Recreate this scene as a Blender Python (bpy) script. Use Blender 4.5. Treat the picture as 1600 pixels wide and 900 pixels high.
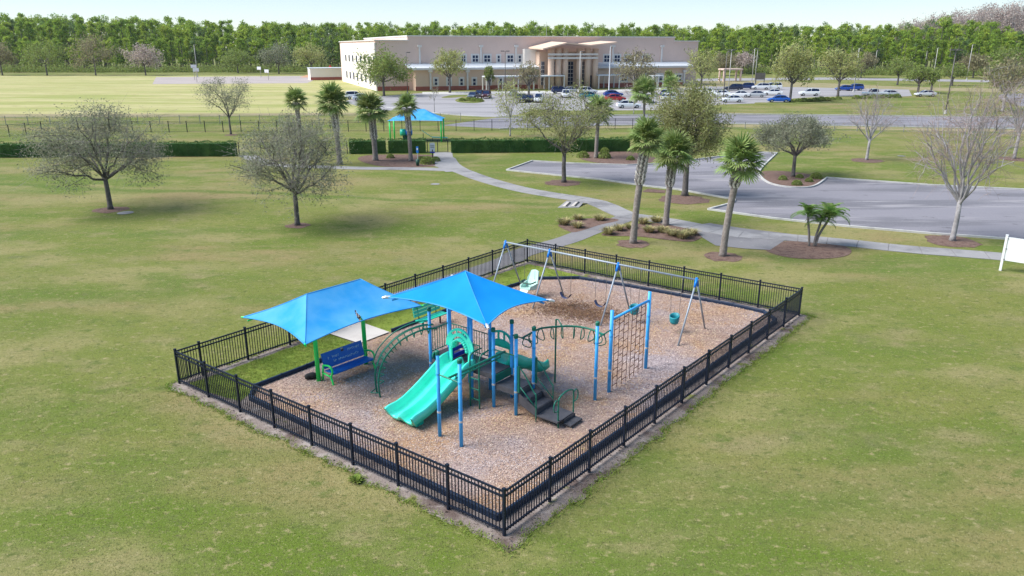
import bpy, math, random
import numpy as np
from mathutils import Vector, Matrix
# ------------------------------------------------------------------ camera, sky, sun, exposure
for o in list(bpy.data.objects): bpy.data.objects.remove(o, do_unlink=True)
sc = bpy.context.scene
COL = sc.collection
R = math.radians
FPX, PITCH, CAMH = 1180.0, R(17.7), 11.0            # focal length in photo pixels, downward pitch, camera height
cd = bpy.data.cameras.new('camera'); cam = bpy.data.objects.new('camera', cd); COL.objects.link(cam)
cam.location = (0, 0, CAMH); cam.rotation_euler = (math.pi/2 - PITCH, 0, 0)
cd.sensor_width = 36; cd.lens = 36*FPX/1600; cd.clip_start = 0.1; cd.clip_end = 6000
sc.camera = cam
SUN = Vector((-0.64, -0.06, 0.74)).normalized()      # direction towards the sun
w = bpy.data.worlds.new('World'); sc.world = w; w.use_nodes = True
nt = w.node_tree; nt.nodes.clear()
sky = nt.nodes.new('ShaderNodeTexSky'); sky.sky_type = 'NISHITA'; sky.sun_disc = False
sky.sun_elevation = math.asin(SUN.z); sky.sun_rotation = math.atan2(SUN.x, SUN.y)
sky.altitude = 0; sky.air_density = 0.8; sky.dust_density = 0.05; sky.ozone_density = 2.5
bg = nt.nodes.new('ShaderNodeBackground'); bg.inputs['Strength'].default_value = 0.13
wo = nt.nodes.new('ShaderNodeOutputWorld')
gm = nt.nodes.new('ShaderNodeGamma'); gm.inputs['Gamma'].default_value = 0.48    # thin bright overcast: evens out the clear-sky gradient
nt.links.new(sky.outputs[0], gm.inputs['Color']); hs_ = nt.nodes.new('ShaderNodeHueSaturation'); hs_.inputs['Saturation'].default_value = 1.5; nt.links.new(gm.outputs[0], hs_.inputs['Color']); nt.links.new(hs_.outputs[0], bg.inputs['Color']); nt.links.new(bg.outputs[0], wo.inputs['Surface'])
sd = bpy.data.lights.new('sun', 'SUN'); sd.energy = 2.3; sd.angle = R(40); sd.color = (1.0, 0.975, 0.94)
so = bpy.data.objects.new('sun', sd); COL.objects.link(so); so.location = (-200, 60, 220)
so.rotation_euler = SUN.to_track_quat('Z', 'Y').to_euler()
sc.view_settings.view_transform = 'Standard'; sc.view_settings.look = 'None'
sc.view_settings.exposure = 1.66; sc.view_settings.gamma = 1.0; sc.view_settings.use_curve_mapping = False
sc.render.resolution_x = 1024; sc.render.resolution_y = 576
rnd = random.Random(7); nr = np.random.default_rng(11)
# ------------------------------------------------------------------ photo pixel -> place
def ray(x, y):
    dx, dy = (x-800)/FPX, -(y-450)/FPX
    return Vector((dx, math.cos(PITCH)+dy*math.sin(PITCH), -math.sin(PITCH)+dy*math.cos(PITCH)))
def gp(x, y, z=0.0):                                 # where the pixel's line of sight meets the level z
    d = ray(x, y); t = (z-CAMH)/d.z
    return Vector((d.x*t, d.y*t, z))
def hz(x, y, Y):                                     # height of a pixel at ground distance Y
    d = ray(x, y); return CAMH + d.z*Y/d.y
def pxm(base, px):                                   # pixels -> metres at a base point
    return px*math.hypot(base.y, CAMH)/FPX
# ------------------------------------------------------------------ mesh helpers
class MB:
    def __init__(s): s.v = []; s.f = []
    def add(s, vs, fs):
        n = len(s.v); s.v += [tuple(p) for p in vs]; s.f += [tuple(i+n for i in f) for f in fs]; return s
    def box(s, c, size, rz=0, bev=0):
        x, y, z = (d/2 for d in size); ca, sa = math.cos(rz), math.sin(rz)
        vs = []
        for dz in (-z, z):
            for dx, dy in ((-x,-y),(x,-y),(x,y),(-x,y)):
                vs.append((c[0]+dx*ca-dy*sa, c[1]+dx*sa+dy*ca, c[2]+dz))
        return s.add(vs, [(3,2,1,0),(4,5,6,7),(0,1,5,4),(1,2,6,5),(2,3,7,6),(3,0,4,7)])
    def tube(s, pts, r, n=8, closed=False, caps=True):
        P = [Vector(p) for p in pts]; m = len(P)
        rr = r if hasattr(r, '__len__') else [r]*m
        n0 = len(s.v); prev = None
        for i, p in enumerate(P):
            a = P[(i-1) % m] if (closed or i > 0) else P[i]
            b = P[(i+1) % m] if (closed or i < m-1) else P[i]
            t = (b-a); t = t.normalized() if t.length > 1e-9 else Vector((0,0,1))
            if prev is None:
                u = t.cross(Vector((0,0,1)))
                if u.length < 1e-3: u = t.cross(Vector((0,1,0)))
            else:
                u = prev - t*prev.dot(t)
                if u.length < 1e-4: u = t.orthogonal()
            u.normalize(); prev = u; wv = t.cross(u)
            for k in range(n):
                q = 2*math.pi*(k+0.5)/n
                s.v.append(tuple(p + (u*math.cos(q) + wv*math.sin(q))*rr[i]))
        for i in range(m if closed else m-1):
            j = (i+1) % m
            for k in range(n):
                l = (k+1) % n
                s.f.append((n0+i*n+k, n0+i*n+l, n0+j*n+l, n0+j*n+k))
        if caps and not closed:
            s.f.append(tuple(n0+k for k in range(n))[::-1]); s.f.append(tuple(n0+(m-1)*n+k for k in range(n)))
        return s
    def prism(s, poly, z0, z1):
        n = len(poly)
        vs = [(x, y, z0) for x, y in poly] + [(x, y, z1) for x, y in poly]
        fs = [tuple(range(n))[::-1], tuple(range(n, 2*n))] + [(i, (i+1) % n, n+(i+1) % n, n+i) for i in range(n)]
        return s.add(vs, fs)
    def slab(s, poly3, d):                           # polygon in any plane pushed along vector d
        n = len(poly3); d = Vector(d)
        vs = [Vector(p) for p in poly3]; vs = vs + [p+d for p in vs]
        fs = [tuple(range(n))[::-1], tuple(range(n, 2*n))] + [(i, (i+1) % n, n+(i+1) % n, n+i) for i in range(n)]
        return s.add(vs, fs)
    def mesh(s, name, m, smooth=False):
        me = bpy.data.meshes.new(name); me.from_pydata(s.v, [], s.f); me.validate(); me.update()
        if m: me.materials.append(m)
        if smooth:
            for p in me.polygons: p.use_smooth = True
        return me
    def build(s, name, m, parent=None, smooth=False):
        return link(name, s.mesh(name, m, smooth), parent)
def link(name, me, parent=None, loc=None, rz=None):
    o = bpy.data.objects.new(name, me); COL.objects.link(o)
    if parent: o.parent = parent
    if loc is not None: o.location = loc
    if rz is not None: o.rotation_euler = (0, 0, rz)
    return o
def npmesh(name, V, F, m):                           # big arrays: V (n,3), F (k,3 or 4)
    me = bpy.data.meshes.new(name); V = np.ascontiguousarray(V, dtype=np.float32); k = F.shape[1]
    me.vertices.add(len(V)); me.vertices.foreach_set('co', V.ravel())
    me.loops.add(F.size); me.loops.foreach_set('vertex_index', np.ascontiguousarray(F, dtype=np.int32).ravel())
    me.polygons.add(len(F)); me.polygons.foreach_set('loop_start', np.arange(0, F.size, k, dtype=np.int32))
    me.update(calc_edges=True); me.validate(); me.materials.append(m); return me
def tag(o, label, cat, group=None):
    o['label'] = label; o['category'] = cat
    if group: o['group'] = group
    return o
def thing(name, label, cat, loc=(0,0,0), rz=0, group=None):
    o = bpy.data.objects.new(name, None); COL.objects.link(o); o.location = loc; o.rotation_euler = (0, 0, rz)
    o.empty_display_size = 0.2
    return tag(o, label, cat, group)
def struct(name, mb, m): o = mb.build(name, m); o['kind'] = 'structure'; return o
def dup(o, loc, rz=0, scale=None, label=None, group=None):
    r = o.copy(); COL.objects.link(r); r.location = loc; r.rotation_euler = (0, 0, rz)
    if scale: r.scale = scale
    if label: r['label'] = label
    if group: r['group'] = group
    for ch in o.children:
        c = ch.copy(); COL.objects.link(c); c.parent = r
        for g in ch.children:
            d = g.copy(); COL.objects.link(d); d.parent = c
    return r
def smooth_path(pts, n=6, closed=False):             # Catmull-Rom
    P = [Vector(p) for p in pts]; m = len(P); out = []
    for i in range(m if closed else m-1):
        p0 = P[(i-1) % m] if (closed or i > 0) else P[0]*2-P[1]
        p1, p2 = P[i], P[(i+1) % m]
        p3 = P[(i+2) % m] if (closed or i < m-2) else P[-1]*2-P[-2]
        for k in range(n):
            t = k/n
            out.append(0.5*((2*p1)+(p2-p0)*t+(2*p0-5*p1+4*p2-p3)*t*t+(3*p1-p0-3*p2+p3)*t**3))
    if not closed: out.append(P[-1])
    return out
# ------------------------------------------------------------------ materials
def mat(name, c1, c2=None, scale=4, rough=0.7, metal=0, bump=0, bscale=None, island=0, rand=0, coord='obj', c3=None, spec=0.4, trans=0, detail=5):
    m = bpy.data.materials.new(name); m.use_nodes = True; n = m.node_tree.nodes; L = m.node_tree.links
    b = n['Principled BSDF']; b.inputs['Roughness'].default_value = rough; b.inputs['Metallic'].default_value = metal
    b.inputs['Specular IOR Level'].default_value = spec
    if coord == 'obj': src = n.new('ShaderNodeTexCoord').outputs['Object']
    else: src = n.new('ShaderNodeNewGeometry').outputs['Position']
    c2 = c2 or tuple(x*0.85 for x in c1)
    nz = n.new('ShaderNodeTexNoise'); nz.inputs['Scale'].default_value = scale; nz.inputs['Detail'].default_value = detail
    L.new(src, nz.inputs['Vector'])
    rp = n.new('ShaderNodeValToRGB'); rp.color_ramp.elements[0].position = 0.33; rp.color_ramp.elements[1].position = 0.67
    rp.color_ramp.elements[0].color = (*c1, 1); rp.color_ramp.elements[1].color = (*c2, 1)
    if c3: e = rp.color_ramp.elements.new(0.5); e.color = (*c3, 1)
    L.new(nz.outputs['Fac'], rp.inputs['Fac']); col = rp.outputs['Color']
    def vary(fac_out, amt):
        hs = n.new('ShaderNodeHueSaturation'); mr = n.new('ShaderNodeMapRange')
        mr.inputs['To Min'].default_value = 1-amt; mr.inputs['To Max'].default_value = 1+amt
        L.new(fac_out, mr.inputs['Value']); L.new(mr.outputs[0], hs.inputs['Value']); L.new(col, hs.inputs['Color'])
        mh = n.new('ShaderNodeMapRange'); mh.inputs['To Min'].default_value = 0.5-amt*0.06; mh.inputs['To Max'].default_value = 0.5+amt*0.06
        L.new(fac_out, mh.inputs['Value']); L.new(mh.outputs[0], hs.inputs['Hue'])
        return hs.outputs['Color']
    if island: col = vary(n.new('ShaderNodeNewGeometry').outputs['Random Per Island'], island)
    if rand: col = vary(n.new('ShaderNodeObjectInfo').outputs['Random'], rand)
    L.new(col, b.inputs['Base Color'])
    if bump:
        nb = n.new('ShaderNodeTexNoise'); nb.inputs['Scale'].default_value = bscale or scale*6; nb.inputs['Detail'].default_value = 4
        L.new(src, nb.inputs['Vector']); bp = n.new('ShaderNodeBump'); bp.inputs['Strength'].default_value = min(1, bump)
        bp.inputs['Distance'].default_value = 0.03; L.new(nb.outputs['Fac'], bp.inputs['Height']); L.new(bp.outputs[0], b.inputs['Normal'])
    if trans:
        tr = n.new('ShaderNodeBsdfTranslucent'); mx = n.new('ShaderNodeMixShader'); mx.inputs[0].default_value = trans
        L.new(col, tr.inputs['Color']); L.new(b.outputs[0], mx.inputs[1]); L.new(tr.outputs[0], mx.inputs[2])
        L.new(mx.outputs[0], n['Material Output'].inputs['Surface'])
    return m
def layered(name, layers, rough=0.95, bump=0.6, bscale=30):
    """world-space ground colour: layers of (c1, c2, scale vector, lo, hi, amount)"""
    m = bpy.data.materials.new(name); m.use_nodes = True; n = m.node_tree.nodes; L = m.node_tree.links
    b = n['Principled BSDF']; b.inputs['Roughness'].default_value = rough; b.inputs['Specular IOR Level'].default_value = 0.15
    pos = n.new('ShaderNodeNewGeometry').outputs['Position']; col = None
    for i, (c, sv, lo, hi, det) in enumerate(layers):
        if col is None:
            q = n.new('ShaderNodeRGB'); q.outputs[0].default_value = (*c, 1); col = q.outputs[0]; continue
        if sv == 'band':                              # greener line of the drainage swale towards the culvert
            sx = n.new('ShaderNodeSeparateXYZ'); L.new(pos, sx.inputs[0]); nz = n.new('ShaderNodeTexNoise'); nz.inputs['Scale'].default_value = 0.09; L.new(pos, nz.inputs['Vector'])
            def mth(op, a, b):
                q = n.new('ShaderNodeMath'); q.operation = op
                for k, v in enumerate((a, b)):
                    if isinstance(v, (int, float)): q.inputs[k].default_value = v
                    else: L.new(v, q.inputs[k])
                return q.outputs[0]
            d = mth('ADD', sx.outputs['Y'], mth('MULTIPLY', sx.outputs['X'], 0.17)); d = mth('ADD', d, mth('MULTIPLY', nz.outputs['Fac'], 5.0)); d = mth('ABSOLUTE', mth('SUBTRACT', d, 57.7), 0)
            mr = n.new('ShaderNodeMapRange'); mr.interpolation_type = 'SMOOTHSTEP'; mr.inputs['From Min'].default_value = 0.9; mr.inputs['From Max'].default_value = 0.15; L.new(d, mr.inputs['Value'])
            xl = n.new('ShaderNodeMapRange'); xl.inputs['From Min'].default_value = 4.5; xl.inputs['From Max'].default_value = 3.0; L.new(sx.outputs['X'], xl.inputs['Value'])
            fc = mth('MULTIPLY', mth('MULTIPLY', mr.outputs[0], xl.outputs[0]), 0.7)
            mx = n.new('ShaderNodeMix'); mx.data_type = 'RGBA'; L.new(fc, mx.inputs[0]); L.new(col, mx.inputs[6]); mx.inputs[7].default_value = (*c, 1); col = mx.outputs[2]; continue
        mp = n.new('ShaderNodeMapping'); mp.inputs['Scale'].default_value = sv; mp.inputs['Location'].default_value = (i*17.3, i*5.1, 0)
        L.new(pos, mp.inputs['Vector'])
        nz = n.new('ShaderNodeTexNoise'); nz.inputs['Scale'].default_value = 1; nz.inputs['Detail'].default_value = det
        nz.inputs['Roughness'].default_value = 0.6; L.new(mp.outputs[0], nz.inputs['Vector'])
        mr = n.new('ShaderNodeMapRange'); mr.inputs['From Min'].default_value = lo; mr.inputs['From Max'].default_value = hi
        mr.interpolation_type = 'SMOOTHSTEP'; L.new(nz.outputs['Fac'], mr.inputs['Value'])
        mx = n.new('ShaderNodeMix'); mx.data_type = 'RGBA'; L.new(mr.outputs[0], mx.inputs[0]); L.new(col, mx.inputs[6])
        mx.inputs[7].default_value = (*c, 1); col = mx.outputs[2]
    L.new(col, b.inputs['Base Color'])
    nb = n.new('ShaderNodeTexNoise'); nb.inputs['Scale'].default_value = bscale; nb.inputs['Detail'].default_value = 3; L.new(pos, nb.inputs['Vector'])
    bp = n.new('ShaderNodeBump'); bp.inputs['Strength'].default_value = bump; bp.inputs['Distance'].default_value = 0.03
    L.new(nb.outputs['Fac'], bp.inputs['Height']); L.new(bp.outputs[0], b.inputs['Normal'])
    return m
M = {}
M['lawn'] = layered('lawn_grass', [
    ((0.148,0.162,0.036), None, 0, 0, 0),
    ((0.098,0.140,0.018), (0.045,0.09,1), 0.40, 0.60, 3),
    ((0.230,0.178,0.082), (0.05,0.13,1), 0.48, 0.68, 4),
    ((0.215,0.195,0.075), (0.14,0.20,1), 0.47, 0.64, 5),
    ((0.100,0.138,0.024), (0.11,0.18,1), 0.48, 0.70, 5),
    ((0.215,0.185,0.085), (0.32,0.5,1), 0.50, 0.76, 6),
    ((0.125,0.125,0.055), (0.42,0.5,1), 0.58, 0.80, 6),
    ((0.095,0.125,0.026), (0.9,1.2,1), 0.55, 0.74, 6),
    ((0.070,0.118,0.014), 'band', 0, 0, 0),
    ((0.260,0.225,0.105), (3.2,4.2,1), 0.54, 0.72, 6),
    ((0.088,0.108,0.026), (2.4,3.4,1), 0.54, 0.72, 6),
    ((0.085,0.100,0.028), (8,10,1), 0.52, 0.72, 5),
    ((0.31,0.275,0.14), (13,17,1), 0.56, 0.76, 4)], bump=0.8, bscale=24)
M['field'] = layered('pale_field_grass', [((0.37,0.335,0.15), None, 0, 0, 0), ((0.26,0.275,0.085), (0.02,0.11,1), 0.42, 0.62, 4), ((0.44,0.39,0.21), (0.03,0.22,1), 0.50, 0.68, 4), ((0.24,0.20,0.09), (0.3,0.8,1), 0.52, 0.75, 5)], bump=0.6, bscale=12)  # sunshine on the far field is put into this paler grass colour
M['blade'] = mat('grass_blades', (0.20,0.22,0.062), (0.30,0.255,0.12), 0.35, 0.9, island=0.22, coord='world', trans=0.5, c3=(0.235,0.23,0.085))
M['lush'] = mat('lush_grass_blades', (0.17,0.25,0.035), (0.235,0.275,0.055), 0.8, 0.9, island=0.3, coord='world', trans=0.3)
M['mulch'] = layered('wood_chip_mulch', [
    ((0.37,0.255,0.20), None, 0, 0, 0),
    ((0.345,0.285,0.29), (0.28,0.28,1), 0.45, 0.62, 3),
    ((0.37,0.225,0.13), (0.35,0.42,1), 0.50, 0.64, 4),
    ((0.20,0.125,0.085), (7,9,1), 0.56, 0.74, 4),
    ((0.45,0.36,0.32), (16,13,1), 0.58, 0.76, 3)], bump=1.0, bscale=38)
M['lushsoil'] = layered('lush_grass', [((0.17,0.215,0.035), None, 0, 0, 0), ((0.12,0.165,0.025), (0.8,0.8,1), 0.45, 0.65, 4), ((0.22,0.215,0.065), (1.5,2,1), 0.52, 0.75, 5)], bump=0.8, bscale=26)
M['chip'] = mat('wood_chips', (0.40,0.325,0.32), (0.43,0.265,0.155), 0.3, 0.9, island=0.5, coord='world', c3=(0.41,0.285,0.225))
M['dampchip'] = mat('damp_wood_chips', (0.11,0.055,0.03), (0.17,0.09,0.05), 3, 0.95, island=0.4, coord='world')
M['bedmulch'] = layered('bed_mulch', [
    ((0.155,0.100,0.080), None, 0, 0, 0), ((0.10,0.06,0.05), (3,3,1), 0.45, 0.65, 4), ((0.25,0.18,0.145), (9,11,1), 0.52, 0.75, 4)], bump=1, bscale=22)
M['dirt'] = layered('bare_sandy_dirt', [
    ((0.215,0.175,0.155), None, 0, 0, 0), ((0.11,0.08,0.07), (0.7,0.7,1), 0.50, 0.66, 6), ((0.31,0.265,0.24), (1.7,1.7,1), 0.50, 0.68, 6), ((0.10,0.075,0.06), (4,5,1), 0.56, 0.70, 6), ((0.14,0.145,0.045), (1.1,1.1,1), 0.60, 0.68, 6)], bump=0.8, bscale=18)
M['concrete'] = layered('sidewalk_concrete', [
    ((0.265,0.255,0.255), None, 0, 0, 0), ((0.17,0.165,0.17), (0.35,0.35,1), 0.45, 0.68, 5), ((0.32,0.305,0.295), (2.5,2.5,1), 0.52, 0.8, 5)], rough=0.85, bump=0.15, bscale=60)
M['pad'] = layered('pale_concrete', [((0.47,0.43,0.39), None, 0, 0, 0), ((0.40,0.36,0.33), (1.2,1.2,1), 0.45, 0.7, 5)], rough=0.85, bump=0.1, bscale=60)
M['path'] = layered('dull_concrete', [((0.20,0.19,0.195), None, 0, 0, 0), ((0.15,0.145,0.15), (0.5,0.5,1), 0.45, 0.68, 5), ((0.25,0.24,0.235), (3,3,1), 0.55, 0.8, 4)], rough=0.85, bump=0.15, bscale=60)
M['asphalt'] = layered('weathered_asphalt', [
    ((0.205,0.195,0.215), None, 0, 0, 0), ((0.145,0.140,0.155), (0.06,0.30,1), 0.46, 0.58, 6), ((0.265,0.250,0.262), (0.10,0.6,1), 0.52, 0.66, 6),
    ((0.12,0.115,0.125), (0.7,0.9,1), 0.62, 0.70, 6), ((0.27,0.26,0.27), (9,9,1), 0.56, 0.74, 3)], rough=0.9, bump=0.25, bscale=50)
M['lotasphalt'] = layered('pale_lot_asphalt', [((0.29,0.275,0.28), None, 0, 0, 0), ((0.22,0.21,0.215), (0.05,0.15,1), 0.45, 0.65, 5)], rough=0.9, bump=0.2, bscale=40)
M['kerb'] = layered('kerb_concrete', [((0.46,0.45,0.43), None, 0, 0, 0), ((0.36,0.35,0.335), (1.5,1.5,1), 0.45, 0.7, 5)], rough=0.85, bump=0.1)
M['court'] = layered('court_slab', [((0.36,0.31,0.29), None, 0, 0, 0), ((0.31,0.27,0.255), (0.08,0.2,1), 0.45, 0.65, 4)], bump=0.1)
M['sand'] = layered('dry_verge', [((0.27,0.225,0.13), None, 0, 0, 0), ((0.19,0.18,0.07), (0.2,0.5,1), 0.45, 0.65, 5)], bump=0.5)
M['black'] = mat('black_powder_coat', (0.007,0.010,0.020), (0.011,0.016,0.030), 6, 0.45, spec=0.25)
M['border'] = mat('black_plastic_border', (0.010,0.020,0.045), (0.016,0.03,0.062), 5, 0.55, bump=0.2, bscale=9, spec=0.25)
M['blue'] = mat('sky_blue_steel', (0.045,0.35,0.76), (0.06,0.38,0.80), 3, 0.4, spec=0.3)
M['green'] = mat('dark_green_steel', (0.006,0.125,0.080), (0.010,0.15,0.10), 3, 0.4, spec=0.3)
M['slide'] = mat('seafoam_plastic', (0.05,0.76,0.54), (0.10,0.82,0.63), 2, 0.22, spec=0.5)
M['teal'] = mat('teal_plastic', (0.012,0.46,0.31), (0.02,0.50,0.35), 2, 0.32, spec=0.5)
M['navyp'] = mat('royal_blue_plastic', (0.015,0.035,0.36), (0.02,0.045,0.42), 2, 0.35)
M['deck'] = mat('grey_coated_deck', (0.050,0.050,0.058), (0.075,0.072,0.08), 5, 0.7, bump=0.2, bscale=60)
def fabric(name, c1, c2):
    m = mat(name, c1, c2, 1.3, 0.75, bump=0.12, bscale=120, trans=0.22, spec=0.2, detail=7); return m
M['shade'] = fabric('blue_shade_cloth', (0.002,0.255,0.72), (0.006,0.29,0.76))
M['shade2'] = fabric('faded_blue_shade_cloth', (0.030,0.33,0.74), (0.11,0.42,0.78))
M['lime'] = mat('bright_green_steel', (0.008,0.60,0.10), (0.014,0.66,0.12), 3, 0.35, spec=0.5)
M['benchblue'] = mat('blue_bench_coating', (0.008,0.105,0.40), (0.012,0.13,0.46), 4, 0.4)
M['letter'] = mat('pale_lettering', (0.62,0.74,0.80), (0.52,0.66,0.74), 9, 0.6)
M['galv'] = mat('galvanised_steel', (0.25,0.29,0.34), (0.32,0.36,0.41), 5, 0.5, metal=0.25)
M['chain'] = mat('dull_chain', (0.15,0.14,0.14), (0.2,0.19,0.18), 9, 0.5, metal=0.6)
M['rope'] = mat('brown_rope', (0.075,0.032,0.024), (0.11,0.05,0.036), 12, 0.9)
M['swingblue'] = mat('blue_fitting', (0.006,0.16,0.58), (0.01,0.19,0.62), 4, 0.35)
M['bucket'] = mat('teal_rubber', (0.008,0.20,0.25), (0.012,0.25,0.29), 6, 0.5)
M['belt'] = mat('navy_rubber', (0.03,0.04,0.10), (0.05,0.06,0.13), 6, 0.5)
M['mint'] = mat('pale_mint_plastic', (0.42,0.64,0.55), (0.50,0.70,0.62), 3, 0.4)
M['white'] = mat('white_paint', (0.78,0.78,0.78), (0.70,0.71,0.72), 3, 0.45)
M['silver'] = mat('bolt_silver', (0.55,0.56,0.57), (0.62,0.63,0.64), 5, 0.35, metal=0.5)
M['bark'] = mat('grey_oak_bark', (0.15,0.135,0.125), (0.085,0.075,0.07), 5, 0.95, bump=1, bscale=22)
M['palebark'] = mat('pale_smooth_bark', (0.36,0.34,0.34), (0.24,0.22,0.22), 4, 0.9, bump=0.6, bscale=20)
M['twig'] = mat('bare_twigs', (0.33,0.30,0.28), (0.25,0.22,0.21), 3, 0.95, island=0.25)
M['redtwig'] = mat('reddish_twigs', (0.36,0.27,0.245), (0.29,0.21,0.19), 2, 0.95, island=0.3)
def leafm(name, a, b, t=0.45): return mat(name, a, b, 0.9, 0.8, island=0.35, trans=t, spec=0.1)
M['oak'] = leafm('grey_green_oak_leaves', (0.20,0.215,0.135), (0.30,0.30,0.21))
M['oakolive'] = leafm('olive_leaves', (0.25,0.27,0.09), (0.34,0.33,0.16))
M['oakgreen'] = leafm('green_leaves', (0.19,0.25,0.06), (0.27,0.31,0.095))
M['yellowleaf'] = leafm('yellow_green_leaves', (0.33,0.355,0.11), (0.41,0.40,0.18))
M['tanleaf'] = leafm('tan_winter_leaves', (0.30,0.25,0.15), (0.24,0.23,0.12))
M['pinkleaf'] = leafm('pinkish_bare_twigs', (0.50,0.41,0.375), (0.42,0.34,0.30), 0.4)
M['pine'] = leafm('pine_needles', (0.19,0.29,0.04), (0.29,0.38,0.06))
M['pine2'] = leafm('bright_pine_needles', (0.30,0.40,0.05), (0.40,0.47,0.08))
M['pine3'] = leafm('blue_green_needles', (0.13,0.20,0.07), (0.19,0.26,0.09))
M['hedge'] = leafm('dark_hedge_leaves', (0.04,0.10,0.028), (0.075,0.145,0.04), 0.25)
M['palm'] = mat('palm_frond', (0.17,0.245,0.06), (0.25,0.31,0.10), 3, 0.6, rand=0.3, trans=0.3)
M['palmdate'] = mat('feather_frond', (0.13,0.25,0.05), (0.18,0.29,0.07), 3, 0.55, rand=0.25, trans=0.3)
M['palmtrunk'] = mat('grey_palm_trunk', (0.27,0.235,0.21), (0.17,0.14,0.125), 6, 0.95, bump=1, bscale=14)
M['boot'] = mat('pale_palm_boots', (0.60,0.56,0.52), (0.42,0.38,0.35), 6, 0.9, island=0.35)
M['tuft'] = mat('ornamental_grass_blades', (0.30,0.29,0.12), (0.46,0.37,0.20), 2.5, 0.9, island=0.4, trans=0.25)
M['stucco'] = mat('beige_stucco', (0.67,0.495,0.425), (0.64,0.47,0.405), 0.4, 0.9, bump=0.1, bscale=10)
M['stucco2'] = mat('tan_stucco', (0.66,0.475,0.36), (0.62,0.445,0.335), 0.4, 0.9)
M['cream'] = mat('cream_stucco', (0.80,0.74,0.66), (0.77,0.70,0.63), 0.4, 0.9)  # cream walls; on the school's left end it stands in for sunlight
M['brick'] = mat('red_brick_base', (0.36,0.105,0.075), (0.29,0.085,0.065), 2, 0.9)
M['trim'] = mat('pale_trim', (0.66,0.62,0.59), (0.60,0.57,0.55), 1, 0.7)
M['roofm'] = mat('pale_metal_roof', (0.62,0.64,0.66), (0.56,0.58,0.61), 0.5, 0.5)
M['glass'] = mat('dark_window_glass', (0.010,0.020,0.055), (0.018,0.033,0.08), 0.3, 0.3, spec=0.12)
M['tyre'] = mat('tyre_rubber', (0.015,0.015,0.016), (0.02,0.02,0.02), 5, 0.85)
M['rim'] = mat('wheel_rim', (0.42,0.43,0.45), (0.36,0.37,0.39), 5, 0.35, metal=0.6)
M['lampw'] = mat('headlamp_lens', (0.7,0.72,0.75), (0.6,0.62,0.66), 5, 0.2)
M['lampr'] = mat('tail_lamp_lens', (0.42,0.02,0.015), (0.36,0.02,0.015), 5, 0.25)
M['pole'] = mat('pale_lamp_pole', (0.50,0.48,0.45), (0.42,0.40,0.38), 2, 0.6)
M['darkpole'] = mat('dark_lamp_pole', (0.10,0.09,0.085), (0.14,0.125,0.115), 2, 0.6)
M['red'] = mat('red_plastic', (0.55,0.03,0.025), (0.5,0.03,0.025), 2, 0.4)
M['orange'] = mat('terracotta_slab', (0.50,0.27,0.15), (0.44,0.24,0.14), 0.5, 0.9)
M['wire'] = mat('galvanised_wire', (0.22,0.22,0.21), (0.27,0.27,0.26), 2, 0.6)
M['dgreen'] = mat('dark_green_bin', (0.01,0.055,0.035), (0.012,0.065,0.04), 3, 0.5)
# ------------------------------------------------------------------ playground frame (a along the long fence, b across)
PO = Vector((-0.58, 21.82, 0)); TH = R(51.5); PU = Vector((math.cos(TH), math.sin(TH), 0)); PV = Vector((-PU.y, PU.x, 0))
def W(a, b, z=0.0): return PO + PU*a + PV*b + Vector((0, 0, z))
def lc(p): q = p - PO; return (q.dot(PU), q.dot(PV))
def inpoly(x, y, P):
    ins = np.zeros(np.shape(x), bool); n = len(P)
    for i in range(n):
        x1, y1 = P[i][0], P[i][1]; x2, y2 = P[(i+1) % n][0], P[(i+1) % n][1]
        c = ((y1 > y) != (y2 > y)) & (x < (x2-x1)*(y-y1)/((y2-y1) + 1e-12) + x1)
        ins ^= c
    return ins
def sheet(name, pts, z, m, kind='structure'):
    mb = MB(); mb.add([(p[0], p[1], z) for p in pts], [tuple(range(len(pts)))])
    me = mb.mesh(name, m)
    o = link(name, me)
    if me.polygons and me.polygons[0].normal.z < 0: me.flip_normals()
    if kind: o['kind'] = kind
    return o
def ribbon(line, w):
    P = [Vector((p[0], p[1], 0)) for p in line]; L_, R_ = [], []
    for i, p in enumerate(P):
        t = (P[min(i+1, len(P)-1)] - P[max(i-1, 0)]).normalized(); n = Vector((-t.y, t.x, 0))
        ww = w[i] if hasattr(w, '__len__') else w
        L_.append(p + n*ww/2); R_.append(p - n*ww/2)
    return L_, R_
def strip_sheet(name, line, w, z, m):
    L_, R_ = ribbon(line, w); n = len(L_); mb = MB()
    mb.add([(p.x, p.y, z) for p in L_] + [(p.x, p.y, z) for p in R_], [(i, i+n, i+n+1, i+1) for i in range(n-1)])
    o = mb.build(name, m); o['kind'] = 'structure'; return o
def kerb(name, line, w=0.16, h=0.12, m=None):
    L_, R_ = ribbon(line, w); n = len(L_); mb = MB()
    vs = [(p.x, p.y, -0.02) for p in L_] + [(p.x, p.y, h) for p in L_] + [(p.x, p.y, h) for p in R_] + [(p.x, p.y, -0.02) for p in R_]
    fs = []
    for i in range(n-1):
        for k in range(3): fs.append((k*n+i, k*n+i+1, (k+1)*n+i+1, (k+1)*n+i))
    fs += [(0, n, 2*n, 3*n), (n-1, 4*n-1, 3*n-1, 2*n-1)]
    mb.add(vs, fs); return struct(name, mb, m or M['kerb'])
def pxl(L_, n=0):
    P = [gp(*p) for p in L_]
    return smooth_path(P, n) if n else P
def jag(poly, amp, step=0.35):
    out = []
    for i in range(len(poly)):
        p, q = Vector((*poly[i][:2], 0)), Vector((*poly[(i+1) % len(poly)][:2], 0)); k = max(1, int((q-p).length/step))
        for j in range(k):
            t = p.lerp(q, j/k); out.append((t.x + rnd.uniform(-amp, amp), t.y + rnd.uniform(-amp, amp)))
    return out
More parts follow.
